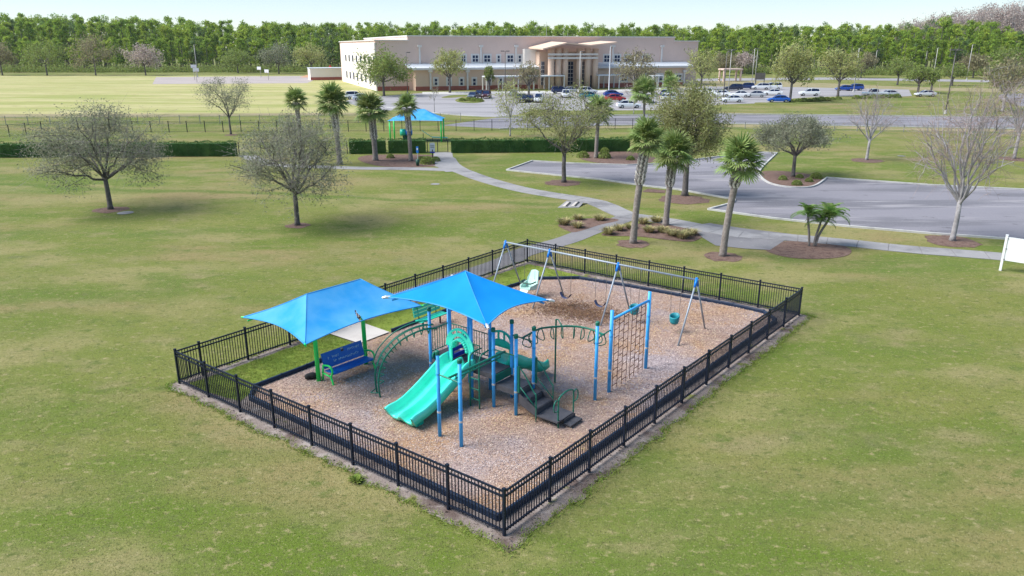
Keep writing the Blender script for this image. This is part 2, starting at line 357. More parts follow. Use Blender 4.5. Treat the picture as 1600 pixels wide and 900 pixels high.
# ------------------------------------------------------------------ ground
lawn = sheet('lawn', [(-3000,-60),(3000,-60),(3000,5000),(-3000,5000)], 0, M['lawn'])
sheet('playing_field', pxl([(-500,181),(-500,118),(540,118),(600,152),(590,176),(560,177),(250,181)]), 0.004, M['field'])
FA, FB, FC, FD = (-4.92,-4.42), (14.87,-4.66), (14.32,9.60), (-5.28,9.62)      # fence corners in the playground frame
def ofs(p, da, db): return W(p[0]+da, p[1]+db)
dirt_poly = jag([ofs(FA,-0.36,-0.48), ofs(FB,0.35,-0.50), ofs(FB,0.30,0.6), ofs(FC,0.25,0.22), ofs(FD,-0.36,0.22)], 0.10, 0.28)
sheet('dirt_strip', dirt_poly, 0.005, M['dirt'])
BORD = [(0.85,7.46),(-1.8,7.2),(-3.95,7.2),(-4.5,6.6),(-4.55,-3.95),(13.4,-4.2),(14.1,-3.4),(14.15,-2.0),(13.75,3.0),(13.35,5.63),(11.98,7.2),(10.2,7.43),(2.53,7.45)]
mulch_poly = [W(*p) for p in BORD]
sheet('mulch', mulch_poly, 0.05, M['mulch'])
g_in = [(-5.05,9.35),(-5.0,7.9),(-4.75,6.8),(-3.98,7.28),(-1.8,7.28),(0.85,7.54),(0.95,9.35)]
g_in2 = [(2.5,9.4),(2.55,7.54),(10.2,7.52),(12.0,7.3),(13.45,5.7),(14.0,3.2),(14.05,9.35)]
lush_polys = [jag([W(*p) for p in g_in], 0.05), jag([W(*p) for p in g_in2], 0.05)]
for lp in lush_polys: sheet('grass_strip', lp, 0.010, M['lushsoil'])
sheet('concrete_pad', [W(0.92,7.55), W(2.48,7.55), W(2.55,9.75), W(0.85,9.75)], 0.06, M['pad'])
# paths
side = smooth_path([gp(*p) for p in ((690,258),(720,267),(755,280),(816.7,296.7),(883,308),(923,314),(950,323.5),(976.7,336),(1010,341),(1050,347),(1100,357),(1150,366),(1228,371),(1327.6,380),(1420,390),(1562,401),(1700,415))], 5)
sw = []
for i, p in enumerate(side): sw.append(1.75)
sidewalk = strip_sheet('sidewalk', side, 1.70, 0.012, M['path'])
strip_sheet('dog_park_path', smooth_path([gp(*p) for p in ((385,243),(400,249),(427,257.5),(503,261),(567,263),(657,264),(715,266))], 5), 1.7, 0.018, M['concrete'])
strip_sheet('gate_path', smooth_path([gp(692.5,238), gp(693,246), gp(700,258), gp(716,268)], 5), [2.0]*6+[2.4]*10, 0.026, M['concrete'])
br = smooth_path([gp(985,336), gp(966,345), gp(917,363), gp(883,376), W(15.6,11.0), W(13.5,10.55), W(8,10.55), W(2.2,10.5), W(0.9,10.5)], 5)
strip_sheet('playground_path', br, 1.5, 0.014, M['path'])
sheet('paved_apron', pxl([(1080,353),(1108,349),(1160,357),(1236,366),(1226,376),(1203,391),(1165,389),(1118,384),(1098,372)]), 0.022, M['path'])
def resample(line, step):
    P = [Vector((p[0], p[1], 0)) for p in line]; out = [P[0]]; acc = 0
    for a, b in zip(P, P[1:]):
        L_ = (b-a).length; t = step-acc
        while t <= L_: out.append(a.lerp(b, t/L_)); t += step
        acc = (acc+L_) % step
    return out
def slabs(parent, line, step, w, z, m, gap=0.035):   # concrete slabs with real joints between them
    Q = resample(line, step); L_, R_ = ribbon(Q, w)
    for i in range(len(Q)-1):
        d = (Q[i+1]-Q[i]).normalized()*gap/2
        a, b, c, e = L_[i]+d, L_[i+1]-d, R_[i+1]-d, R_[i]+d; zz = z+rnd.uniform(-0.002,0.002)
        MB().add([(p.x,p.y,zz-0.03) for p in (a,e,c,b)]+[(p.x,p.y,zz) for p in (a,e,c,b)], [(4,5,6,7),(0,1,5,4),(1,2,6,5),(2,3,7,6),(3,0,4,7)]).build('slab', M['concrete'], parent)
slabs(sidewalk, side, 1.65, 1.75, 0.035, M['concrete'])
# car park
near_k = [(791.7,266.5),(880,275.5),(936.7,281),(1013,292),(1060,297),(1133,310),(1146.7,312),(1143,318),(1106.7,328),(1206.7,342),(1327.6,355),(1455.6,366),(1569,374),(1720,389)]
far_k = [(791.7,266.5),(831.7,252),(896.7,256),(980,258.5),(1040,256),(1110,247),(1178,238),(1213.8,239.5),(1187,267.6),(1196,283.6),(1221,291.8),(1253,294),(1274,290.7),(1292,278.5),(1384.5,285),(1455.6,290),(1600,297),(1720,304)]
sheet('car_park', pxl(near_k + far_k[:0:-1]), 0.012, M['asphalt'])
kerb('car_park_kerb', pxl(near_k[:6]) + smooth_path(pxl(near_k[5:9]), 4) + pxl(near_k[8:]))
kerb('car_park_kerb', pxl(far_k[:7]))
kerb('car_park_kerb', pxl([(1178,238),(1213.8,239.5)]) )
kerb('car_park_kerb', smooth_path(pxl(far_k[7:14]), 4) + pxl(far_k[14:]))
sheet('planting_bed', jag(pxl([(1003,300),(1013,295.5),(1040,297.5),(1038,302)]), 0.05), 0.03, M['bedmulch'])
# beds
def bed(pts, n=4, z=0.02): return sheet('planting_bed', smooth_path(pxl(pts), n, True), z, M['bedmulch'])
bed([(872,352),(890,345),(910,342),(948,341),(967,344.5),(938,351.5),(900,363),(885,360)])
bed([(941,368),(957,360),(1000,349.5),(1042,350.5),(1083,356),(1103,363),(1085,377),(1050,376),(999,370)])
bed([(1197,392),(1205,381),(1240,376.5),(1290,379),(1327,388),(1325,399),(1290,404.5),(1235,403)])
bed([(1190,269),(1215,267),(1255,271),(1289,279),(1273,289.5),(1253,293),(1222,290.5),(1198,282)])
bed([(560,250),(572,243),(620,241.5),(683,243),(686,252),(680,260),(600,260.5)])
bed([(905,246),(918,236),(950,234),(990,238),(1030,250),(985,257),(930,254)])
def ring(px, py, r, z=0.016):
    c = gp(px, py); sheet('mulch_ring', [(c.x+r*math.cos(t/20*6.2832)*rnd.uniform(.85,1.15), c.y+r*math.sin(t/20*6.2832)*rnd.uniform(.85,1.15)) for t in range(20)], z, M['bedmulch'])
for px, py, r in ((990,381,1.0),(1129,401,1.05),(881,286,1.55),(1068,312,1.9),(465,353,0.75),(173,328,1.15),(1488,377,1.5),(1354,251,1.6),(1585,249,1.6),(361,211,0.9)): ring(px, py, r)
# streets and the school's lots
sheet('street', pxl([(690,196),(776,184),(940,181),(1130,178.5),(1600,184),(1900,190),(1900,209),(1600,201.5),(1130,193),(940,196),(780,201)]), 0.012, M['asphalt'])
kerb('street_kerb', pxl([(776,183),(940,180.5),(1130,178),(1600,183.5),(1900,189)]), 0.3, 0.12)
kerb('street_kerb', pxl([(780,201.5),(940,196.5),(1130,193.5),(1600,202),(1900,209.5)]), 0.3, 0.12)
sheet('street_verge', pxl([(900,201),(1130,198),(1600,207),(1900,215),(1900,211),(1600,203),(1130,194.5),(900,197.5)]), 0.010, M['sand'])
sheet('school_drive', smooth_path(pxl([(540,158),(600,150),(700,145),(800,160),(830,172),(776,183),(700,178),(640,172),(590,172)]), 4, True), 0.014, M['lotasphalt'])
kerb('drive_kerb', smooth_path(pxl([(604,168),(640,172.5),(690,178),(735,181.5),(776,183)]), 4), 0.3)
sheet('school_car_park', pxl([(690,146.5),(1000,141),(1040,138.5),(1100,135),(1230,136),(1420,140),(1425,150),(1350,154),(1250,160),(1130,163),(1040,172),(900,173),(800,170)]), 0.018, M['lotasphalt'])
sheet('entrance_walk', pxl([(660,147.5),(930,145),(1060,139),(1060,136),(930,141.5),(660,144)]), 0.03, M['kerb'])
sheet('far_road', pxl([(1080,123),(1300,121),(1600,126),(1900,131),(1900,135),(1600,129.5),(1300,124.5),(1080,127)]), 0.012, M['lotasphalt'])
sheet('far_lot', pxl([(1040,128),(1200,126),(1420,136),(1600,139),(1600,145),(1420,141),(1230,136.5),(1060,137)]), 0.016, M['sand'])
sheet('side_road', smooth_path(pxl([(1560,150),(1585,146),(1700,150),(1800,175),(1620,168),(1575,160)]), 4, True), 0.014, M['asphalt'])
sheet('field_track', pxl([(-60,178.5),(250,177.5),(560,176),(560,179.5),(250,182),(-60,183.5)]), 0.008, M['sand'])
sheet('ball_court', pxl([(238,131.5),(244,120.5),(505,118.5),(480,130)]), 0.02, M['court'])
sheet('terracotta_patch', pxl([(468,121),(478,117.5),(560,117.5),(560,123)]), 0.03, M['orange'])
for pts in ([(712,156),(730,151),(757,157),(745,161),(718,160)],[(690,153),(705,149),(735,148.5),(720,152)],[(1240,154),(1330,150.5),(1390,151),(1340,155),(1250,160)],[(1180,160.5),(1230,160),(1300,157),(1290,160),(1200,164)]):
    sheet('grass_island', smooth_path(pxl(pts), 4, True), 0.04, M['lawn'])
# ------------------------------------------------------------------ loose chips and grass (nobody could count them)
def scatter_quads(name, pts, ln, wd, tilt, m, zoff):
    n = len(pts); yaw = nr.uniform(0, 6.283, n); L_ = nr.uniform(*ln, n); D = nr.uniform(*wd, n); ti = nr.uniform(-tilt, tilt, n); t2 = nr.uniform(-tilt, tilt, n)
    ux, uy = np.cos(yaw), np.sin(yaw)
    A = np.stack([ux*L_/2, uy*L_/2, L_/2*np.tan(ti)], 1); B = np.stack([-uy*D/2, ux*D/2, D/2*np.tan(t2)], 1)
    C = np.array(pts) + np.array([0, 0, zoff])
    V = np.stack([C-A-B, C+A-B, C+A+B, C-A+B], 1).reshape(-1, 3); F = np.arange(4*n).reshape(-1, 4)
    o = link(name, npmesh(name, V, F, m)); o['kind'] = 'stuff'; return o
def rand_in(poly, n):
    xs = [p[0] for p in poly]; ys = [p[1] for p in poly]
    x = nr.uniform(min(xs), max(xs), n); y = nr.uniform(min(ys), max(ys), n); k = inpoly(x, y, poly)
    return x[k], y[k]
x, y = rand_in(mulch_poly, 230000)
o = scatter_quads('wood_chips', np.stack([x, y, np.full(len(x), 0.05)], 1), (0.025,0.07), (0.009,0.022), 0.45, M['chip'], 0.010)
tag(o, 'tan and grey wood chips covering the fenced play area', 'wood chips')
dp = []
for (px, py, ra, rb, n) in ((880,484,1.15,0.55,2300),(925,494,1.1,0.6,2200),(900,489,1.9,0.8,700)):
    c = gp(px, py); q = nr.normal(0, 0.45, (n, 2)); dp.append(np.stack([c.x+q[:,0]*ra*1.3, c.y+q[:,1]*rb*2.2, np.full(n, 0.05)], 1))
o = scatter_quads('damp_chips', np.concatenate(dp), (0.04,0.10), (0.012,0.03), 0.4, M['dampchip'], 0.024)
tag(o, 'dark damp wood chips scuffed up below the belt swings', 'wood chips')
# grass blades on the near lawn, thinning with distance
def blades(name, pts, hgt, m, per=5, spread=0.06):
    n = len(pts); P = np.repeat(np.array(pts), per, 0); k = len(P)
    P[:, :2] += nr.normal(0, spread, (k, 2)); yaw = nr.uniform(0, 6.283, k); h = nr.uniform(*hgt, k); wd = h*nr.uniform(0.12, 0.22, k)
    le = nr.normal(0, 1.0, (k, 2))*h[:, None]; c = np.stack([np.cos(yaw), np.sin(yaw)], 1)*wd[:, None]
    V = np.zeros((k, 3, 3)); V[:, 0, :2] = P[:, :2]-c; V[:, 1, :2] = P[:, :2]+c; V[:, 2, :2] = P[:, :2]+le; V[:, 2, 2] = h
    V[:, :, 2] += P[:, 2:3]
    return npmesh(name, V.reshape(-1, 3), np.arange(3*k).reshape(-1, 3), m)
keep_out = [[(p[0], p[1]) for p in dirt_poly]]
gpts = []
for y0, y1, dens in ((11,24,60),(24,36,28),(36,52,12)):
    hw = y1*0.72 + 1; n = int((y1-y0)*2*hw*dens); x = nr.uniform(-hw, hw, n); y = nr.uniform(y0, y1, n); k = np.abs(x) < y*0.72+1
    for P in keep_out: k &= ~inpoly(x, y, P)
    for line, ww in ((side, 1.1), (br, 1.0)):
        for p in line: k &= ((x-p.x)**2 + (y-p.y)**2 > ww**2)
    k &= ~((y > 36) & (x > 2))
    gpts.append(np.stack([x[k], y[k], np.zeros(k.sum())], 1))
o = link('lawn_blades', blades('lawn_blades', np.concatenate(gpts), (0.018,0.042), M['blade'], 6, 0.3)); o['kind'] = 'stuff'
tag(o, 'short dry green and tan lawn grass around the playground', 'grass')
x, y = rand_in(dirt_poly, 16000); kk = ~inpoly(x, y, mulch_poly)
for lp in lush_polys: kk &= ~inpoly(x, y, lp)
o = scatter_quads('dirt_crumbs', np.stack([x[kk], y[kk], np.full(kk.sum(), 0.012)], 1), (0.02,0.07), (0.015,0.05), 0.8, M['dirt'], 0.012)
tag(o, 'crumbs of bare earth along the foot of the playground fence', 'dirt')
eg = []
for k in range(len(dirt_poly)):
    p, q = Vector((*dirt_poly[k], 0)), Vector((*dirt_poly[(k+1) % len(dirt_poly)], 0))
    for _ in range(14): c = p.lerp(q, rnd.random()); eg.append((c.x+rnd.gauss(0,.07), c.y+rnd.gauss(0,.07), 0.005))
o = link('edge_grass', blades('edge_grass', np.array(eg), (0.03,0.08), M['lush'], 5, 0.05)); o['kind'] = 'stuff'; tag(o, 'ragged greener grass fringing the dirt along the fence', 'grass')
gl = []
for lp in lush_polys:
    x, y = rand_in(lp, 9000); gl.append(np.stack([x, y, np.full(len(x), 0.01)], 1))
o = link('strip_grass', blades('strip_grass', np.concatenate(gl), (0.025,0.055), M['lush'], 5, 0.06)); o['kind'] = 'stuff'
tag(o, 'lush green grass growing inside the playground fence', 'grass')
# ------------------------------------------------------------------ black picket fence
PICK = MB().box((0,0,0.645), (0.021,0.021,1.13)).mesh('picket', M['black'])
POST = MB().box((0,0,0.63), (0.066,0.066,1.26)).box((0,0,1.275), (0.08,0.08,0.03)).mesh('post', M['black'])
def fence_run(label, A, B, posts, skip=(), first=True, last=True):
    A, B = W(*A), W(*B); d = B-A; Ln = d.length; rz = math.atan2(d.y, d.x)
    t = thing('picket_fence', label, 'fence', A, rz, 'black picket fence around the playground')
    for i, s in enumerate(posts):
        if (i == 0 and not first) or (i == len(posts)-1 and not last): continue
        link('post', POST, t, (s, 0, 0))
    for i in range(len(posts)-1):
        if i in skip: continue
        s0, s1 = posts[i]+0.034, posts[i+1]-0.034
        for z in (0.14, 1.055, 1.195): MB().box(((s0+s1)/2, 0, z), (s1-s0, 0.042, 0.042)).build('rail', M['black'], t)
        n = max(2, round((s1-s0)/0.103)); 
        for k in range(1, n): link('picket', PICK, t, (s0+(s1-s0)*k/n, 0, 0))
    return t
def even(L_, n): return [L_*i/n for i in range(n+1)]
Lab = (W(*FB)-W(*FA)).length; Lad = (W(*FD)-W(*FA)).length; Lbc = (W(*FC)-W(*FB)).length; Ldc = (W(*FC)-W(*FD)).length
fence_run('black picket fence run along the right side of the playground', FA, FB, even(Lab, 11))
fence_run('black picket fence run nearest the slide, from front corner to left corner', FA, FD, even(Lad, 8), first=False)
fence_run('black picket fence run behind the swings, nearest the pavement and palms', FC, FB, even(Lbc, 8), last=False)
dposts = [0, 0.86, 2.66, 4.5, 6.2, 7.75, 9.5, 11.3, 13.1, 14.9, 16.7, 18.45, Ldc]
fence_run('black picket fence run behind the bench canopy, with the gate opening', FD, FC, dposts, skip=(4,), first=False, last=False)
gA, gB = W(*FD), W(*FC); gd = (gB-gA).normalized()
g = thing('picket_gate', 'black picket gate behind the blue canopies at the concrete pad', 'gate', gA+gd*6.24, math.atan2(gd.y, gd.x))
for z in (0.14, 1.055, 1.195): MB().box((0.735,0,z), (1.40,0.036,0.036)).build('rail', M['black'], g)
for x_ in (0.02, 1.45): MB().box((x_,0,0.66), (0.05,0.05,1.12)).build('gate_stile', M['black'], g)
for k in range(1, 14): link('picket', PICK, g, (0.05+1.37*k/14, 0, 0))
MB().box((1.36,-0.04,0.95), (0.09,0.05,0.06)).build('latch', M['silver'], g)
# ------------------------------------------------------------------ plastic border
t = thing('playground_border', 'low black plastic border holding in the wood chips', 'border', PO, TH)
for i in range(len(BORD)-1):
    p, q = Vector((*BORD[i], 0)), Vector((*BORD[i+1], 0)); L_ = (q-p).length; n = max(1, round(L_/1.22)); d = (q-p)/n; an = math.atan2(d.y, d.x)
    for k in range(n):
        c = p + d*(k+0.5); l2 = d.length/2-0.006; mb = MB()
        prof = [(-0.05,0.0),(-0.05,0.17),(-0.03,0.20),(0.03,0.20),(0.05,0.17),(0.05,0.0)]
        ca, sa = math.cos(an), math.sin(an); pts = []
        for sx in (-l2, l2):
            for (yy, zz) in prof: pts.append((c.x+sx*ca-yy*sa, c.y+sx*sa+yy*ca, zz))
        mb.add(pts, [tuple(range(6)), tuple(range(11,5,-1))] + [(j, j+6, (j+1) % 6+6, (j+1) % 6) for j in range(6)])
        e = c + Vector((ca, sa, 0))*l2
        mb.tube([(e.x,e.y,0.01),(e.x,e.y,0.215)], 0.04, 8)
        mb.build('border_section', M['border'], t)
# ------------------------------------------------------------------ the play structure
ps = thing('play_structure', 'blue and green play structure with slides, climbers and a blue canopy', 'play structure', PO, TH)
def post(a, b, h, cap=True, r=0.055):
    p = MB().tube([(a,b,0),(a,b,h)], r, 12).build('post', M['blue'], ps, True)
    if cap: MB().tube([(a,b,h-0.05),(a,b,h+0.05),(a,b,h+0.075)], [r*1.28,r*1.28,r*0.9], 12).build('post_cap', M['green'], p)
    for z_ in (0.85, 1.2, 2.05):
        if z_ < h: MB().tube([(a,b,z_-0.03),(a,b,z_+0.03)], r*1.12, 12).build('clamp', M['silver'] if z_ < 1 else M['blue'], p)
    return p
for a, b, h in ((-2.45,0.03,2.70),(-2.50,-0.87,2.70),(0,0,2.68),(0,-0.90,2.68),(0.92,0,2.68),(0.86,-0.93,2.68),(0,2.76,2.75),(0.92,2.76,2.75),(2.42,-2.26,2.70)): post(a, b, h)
for a, b in ((0,0.92),(0.92,0.92),(0,1.84),(0.92,1.84)): post(a, b, 3.62, False)
for a in (3.22, 5.71): post(a, -2.30, 2.93, False, 0.062)
# decks
for a, b, z in ((0.46,1.38,1.15),(0.46,0.46,1.15),(0.46,2.30,1.15),(0.46,-0.46,0.85)):
    MB().box((a,b,z-0.02), (0.86,0.86,0.04)).box((a,b-0.425,z-0.10), (0.84,0.02,0.13)).box((a,b+0.425,z-0.10), (0.84,0.02,0.13)).box((a-0.425,b,z-0.10), (0.02,0.83,0.13)).box((a+0.425,b,z-0.10), (0.02,0.83,0.13)).build('deck', M['deck'], ps)
MB().box((0.46,-0.005,1.0), (0.80,0.03,0.26)).build('deck_riser', M['green'], ps)
# stairs
for b, z in ((-1.09,0.67),(-1.46,0.48)):
    MB().box((0.44,b,z-0.02), (0.84,0.36,0.04)).box((0.44,b+0.17,z+0.07), (0.82,0.02,0.17)).build('stair_tread', M['deck'], ps)
MB().box((0.44,-2.05,0.28), (0.86,0.84,0.05)).box((0.44,-1.66,0.38), (0.82,0.02,0.18)).build('stair_landing', M['deck'], ps)
MB().box((0.62,-2.62,0.14), (0.62,0.28,0.05)).box((0.62,-2.49,0.20), (0.60,0.02,0.14)).build('stair_tread', M['deck'], ps)
for a in (0.015, 0.865):
    MB().slab([(a,-0.90,0.50),(a,-0.90,0.86),(a,-1.70,0.48),(a,-1.70,0.22)], (0.02,0,0)).build('stair_stringer', M['deck'], ps)
for a in (0.02, 0.90):
    MB().tube(smooth_path([(a,-0.95,1.62),(a,-1.02,1.66),(a,-1.2,1.52),(a,-1.58,1.02),(a,-1.66,0.9),(a,-1.66,0.0)], 4), 0.02, 7).build('stair_rail', M['green'], ps, True)
    MB().tube([(a,-0.95,1.12),(a,-1.66,0.52)], 0.018, 7).build('stair_rail', M['green'], ps, True)
    MB().tube([(a,-0.99,0.85),(a,-0.99,1.72)], 0.05, 4).build('stair_rail', M['green'], ps)
hr = MB().tube(smooth_path([(0.12,-2.42,0),(0.12,-2.42,0.88),(0.22,-2.42,1.06),(0.52,-2.42,1.12),(0.82,-2.42,1.06),(0.92,-2.42,0.88),(0.92,-2.42,0)], 4), 0.024, 8).build('handrail', M['green'], ps, True)
for a, s in ((0.12,-1),(0.92,1)):
    MB().tube(smooth_path([(a,-2.42,0.95),(a+s*0.14,-2.42,1.0),(a+s*0.24,-2.42,0.86),(a+s*0.2,-2.42,0.66),(a,-2.42,0.62)], 4), 0.019, 7).build('hand_loop', M['green'], hr, True)
# double slide
def slide(name, path, prof, m, axis_b, dirn=-1, flare=0):
    n = len(prof); mb = MB(); top, bot = [], []
    for i, (a, z) in enumerate(path):
        k = 1 + flare*max(0, i/(len(path)-1)-0.75)
        j0, j1 = max(i-1, 0), min(i+1, len(path)-1); da, dz = path[j1][0]-path[j0][0], path[j1][1]-path[j0][1]; l = math.hypot(da, dz)
        nx, nz = -dz/l*(1 if da > 0 else -1), abs(da)/l
        for (b, h) in prof: h *= 1.3; top.append((a+nx*h, axis_b+b*k, z+nz*h))
        for (b, h) in prof: bot.append((a+nx*(min(h,0.11)-0.13), axis_b+b*k*0.985, z+nz*(min(h,0.11)-0.13)))
    m_ = len(path); N = n*m_; fs = []
    for i in range(m_-1):
        for k in range(n-1):
            fs.append((i*n+k, i*n+k+1, (i+1)*n+k+1, (i+1)*n+k)); fs.append((N+i*n+k, N+(i+1)*n+k, N+(i+1)*n+k+1, N+i*n+k+1))
        fs.append((i*n, (i+1)*n, N+(i+1)*n, N+i*n)); fs.append((i*n+n-1, N+i*n+n-1, N+(i+1)*n+n-1, (i+1)*n+n-1))
    for k in range(n-1):
        fs.append((k, N+k, N+k+1, k+1)); fs.append(((m_-1)*n+k, (m_-1)*n+k+1, N+(m_-1)*n+k+1, N+(m_-1)*n+k))
    mb.add(top+bot, fs); return mb.build(name, m, ps, True)
pr2 = [(-0.59,0.15),(-0.57,0.22),(-0.53,0.235),(-0.50,0.21),(-0.46,0.07),(-0.40,0.012),(-0.30,0),(-0.18,0.012),(-0.10,0.07),(-0.045,0.165),(0,0.18),(0.045,0.165),(0.10,0.07),(0.18,0.012),(0.30,0),(0.40,0.012),(0.46,0.07),(0.50,0.21),(0.53,0.235),(0.57,0.22),(0.59,0.15)]
pth = [(p.x, p.z) for p in smooth_path([(0.06,0,1.17),(-0.25,0,1.15),(-0.5,0,1.02),(-1.0,0,0.77),(-1.5,0,0.54),(-1.95,0,0.37),(-2.3,0,0.29),(-2.62,0,0.27),(-2.70,0,0.24)], 4)]
slide('double_slide', pth, pr2, M['slide'], 1.40, -1, 0.25)
MB().box((-2.35,1.4,0.10), (0.30,0.9,0.2)).build('slide_foot', M['teal'], ps)
pr1 = [(-0.31,0.16),(-0.29,0.22),(-0.25,0.22),(-0.22,0.12),(-0.15,0.02),(0,0),(0.15,0.02),(0.22,0.12),(0.25,0.22),(0.29,0.22),(0.31,0.16)]
pth1 = [(p.x, p.z) for p in smooth_path([(0.90,0,1.17),(1.15,0,1.14),(1.45,0,0.95),(1.75,0,0.80),(2.05,0,0.72),(2.4,0,0.52),(2.7,0,0.36),(2.95,0,0.32),(3.15,0,0.36)], 4)]
slide('wave_slide', pth1, pr1, M['teal'], 0.38, 1)
# arch hood over the double slide and arch panel at the wave slide
def arc_band(cb, z0, r0, r1, zs, a0, a1, ang0, ang1, n=14):
    mb = MB(); q = []
    for i in range(n+1):
        t = ang0+(ang1-ang0)*i/n
        q.append(((cb+r0*math.cos(t), z0+r0*zs*math.sin(t)), (cb+r1*math.cos(t), z0+r1*zs*math.sin(t))))
    for i in range(n):
        (p1, p2), (p3, p4) = q[i], q[i+1]
        mb.slab([(a0,*p1),(a0,*p2),(a0,*p4),(a0,*p3)], (a1-a0,0,0))
    return mb
arch = arc_band(1.38, 1.72, 0.36, 0.455, 1.15, -0.06, 0.0, 0, math.pi).box((-0.03,0.972,1.44), (0.06,0.095,0.58)).box((-0.03,1.788,1.44), (0.06,0.095,0.58)).build('slide_arch', M['slide'], ps)
MB().add(*(lambda b: (b.v, b.f))(arc_band(1.38, 1.66, 0.30, 0.36, 1.1, -0.12, 0.22, 0.0, math.pi))).build('hood', M['slide'], arch, True)
for an in (45, 75, 105, 135):
    c, s = math.cos(R(an)), math.sin(R(an))
    MB().tube([(-0.03,1.38+0.45*c,1.72+0.51*s),(-0.03,1.38+0.56*c,1.72+0.64*s)], 0.03, 4).build('arch_strut', M['slide'], arch)
arc_band(1.38, 1.72, 0.535, 0.60, 1.14, -0.06, -0.0, R(30), R(150)).build('arch_rim', M['slide'], arch)
for a0_, a1_ in ((0,48),(132,180)): arc_band(1.38, 1.72, 0.45, 0.54, 1.145, -0.055, -0.005, R(a0_), R(a1_), 6).build('arch_web', M['slide'], arch)
arc_band(1.38, 1.72, 0.535, 0.60, 1.14, -0.058, -0.002, R(0), R(30), 4).build('arch_web', M['slide'], arch); arc_band(1.38, 1.72, 0.535, 0.60, 1.14, -0.058, -0.002, R(150), R(180), 4).build('arch_web', M['slide'], arch)
arch2 = arc_band(0.46, 1.72, 0.0, 0.44, 0.55, 0.93, 0.98, 0, math.pi).box((0.955,0.46,1.86-0.14), (0.05,0.88,0.06)).box((0.955,0.07,1.42), (0.05,0.10,0.58)).box((0.955,0.85,1.42), (0.05,0.10,0.58)).build('arch_panel', M['teal'], ps)
arc_band(0.46, 1.94, 0.36, 0.44, 0.75, 0.93, 0.98, 0, math.pi).build('arch_rim', M['teal'], arch2)
for b in (0.34, 0.58): MB().box((0.955,b,2.06), (0.05,0.05,0.26)).build('arch_strut', M['teal'], arch2)
bp = MB().box((0.46,1.86,1.26), (0.80,0.04,0.14)).box((0.46,1.86,1.50), (0.80,0.04,0.13)).box((0.46,1.86,1.74), (0.80,0.04,0.14)).box((0.12,1.862,1.5), (0.12,0.036,0.6)).box((0.80,1.862,1.5), (0.12,0.036,0.6)).build('slotted_panel', M['navyp'], ps)
# picket barriers
def barrier(p, q, z0, z1, n):
    p, q = Vector(p), Vector(q); o = MB().tube([(p.x,p.y,z1),(q.x,q.y,z1)], 0.02, 6).tube([(p.x,p.y,z0),(q.x,q.y,z0)], 0.02, 6).build('barrier', M['green'], ps)
    for k in range(n):
        c = p.lerp(q, (k+0.5)/n); MB().tube([(c.x,c.y,z0),(c.x,c.y,z1)], 0.012, 6).build('bar', M['green'], o)
barrier((0.92,0.98,0),(0.92,1.78,0),1.24,2.02,7); barrier((0.92,1.90,0),(0.92,2.70,0),1.24,2.02,7); barrier((0.06,2.76,0),(0.86,2.76,0),1.24,2.02,7)
barrier((0.0,0.55,0),(0.0,0.86,0),1.22,2.0,4)
MB().tube(smooth_path([(-0.42,0.62,0),(-0.42,0.62,1.5),(-0.34,0.60,1.85),(0.0,0.5,1.95)], 5), 0.026, 7).build('climbing_pole', M['green'], ps, True)
MB().tube(smooth_path([(-0.40,0.25,0),(-0.40,0.25,1.5),(-0.30,0.25,1.85),(0.0,0.2,1.95)], 5), 0.026, 7).build('climbing_pole', M['green'], ps, True)
for z in (0.35, 0.7, 1.05): MB().tube([(-0.415,0.62,z),(-0.40,0.25,z)], 0.018, 6).build('rung', M['green'], ps)
# track beam on the two outer posts
MB().tube([(-2.45,0.03,2.04),(-2.50,-0.87,2.04)], 0.024, 8).build('cross_bar', M['green'], ps)
MB().tube([(0,0,2.04),(0,-0.9,2.04)], 0.024, 8).build('cross_bar', M['green'], ps)
tb = MB().tube([(-2.47,-0.43,2.07),(0.02,-0.45,2.07)], 0.036, 8).build('track_beam', M['green'], ps)
MB().tube([(-2.2,-0.43,1.95),(-0.2,-0.45,1.95)], 0.022, 8).build('track', M['green'], tb)
for a in (-2.2,-1.5,-0.85,-0.2): MB().tube([(a,-0.44,1.95),(a,-0.44,2.07)], 0.016, 6).build('hanger', M['green'], tb)
MB().tube([(-2.45,0.08,2.62),(-2.45,0.15,2.62)], [0.13,0.10], 16).build('round_knob', M['green'], ps)
# arched climber
prof = [(0,0),(-0.02,0.51),(0.01,0.95),(0.1,1.37),(0.22,1.66),(0.37,1.90),(0.58,2.09),(0.8,2.18),(1.0,2.16)]
F1, T1, F0, T0 = Vector((-1.78,3.36,0)), Vector((0.02,2.44,0)), Vector((-1.60,3.72,0)), Vector((0.20,2.80,0))
def rail_pts(F, T, up=0, lo=0, hi=9):
    out = []
    for i, (s, z) in enumerate(prof):
        if lo <= i <= hi: p = F.lerp(T, s); out.append((p.x, p.y, z+up))
    return smooth_path(out, 5)
r1, r0 = rail_pts(F1, T1), rail_pts(F0, T0)
for rr_ in (r1, r0): MB().tube(rr_, 0.030, 8).build('climber_rail', M['green'], ps, True)
dv = (T1-F1).normalized(); nv = Vector((-dv.y, dv.x, 0))
for F, T, s in ((F1, T1, -1), (F0, T0, 1)):
    hp = rail_pts(F-nv*0.0, T, 0.0, 2, 8); hp = [p + Vector((0,0,0.14)) - dv*0.12 + nv*s*(0.02) for p in hp]
    MB().tube(hp, 0.022, 6).build('climber_handrail', M['green'], ps, True)
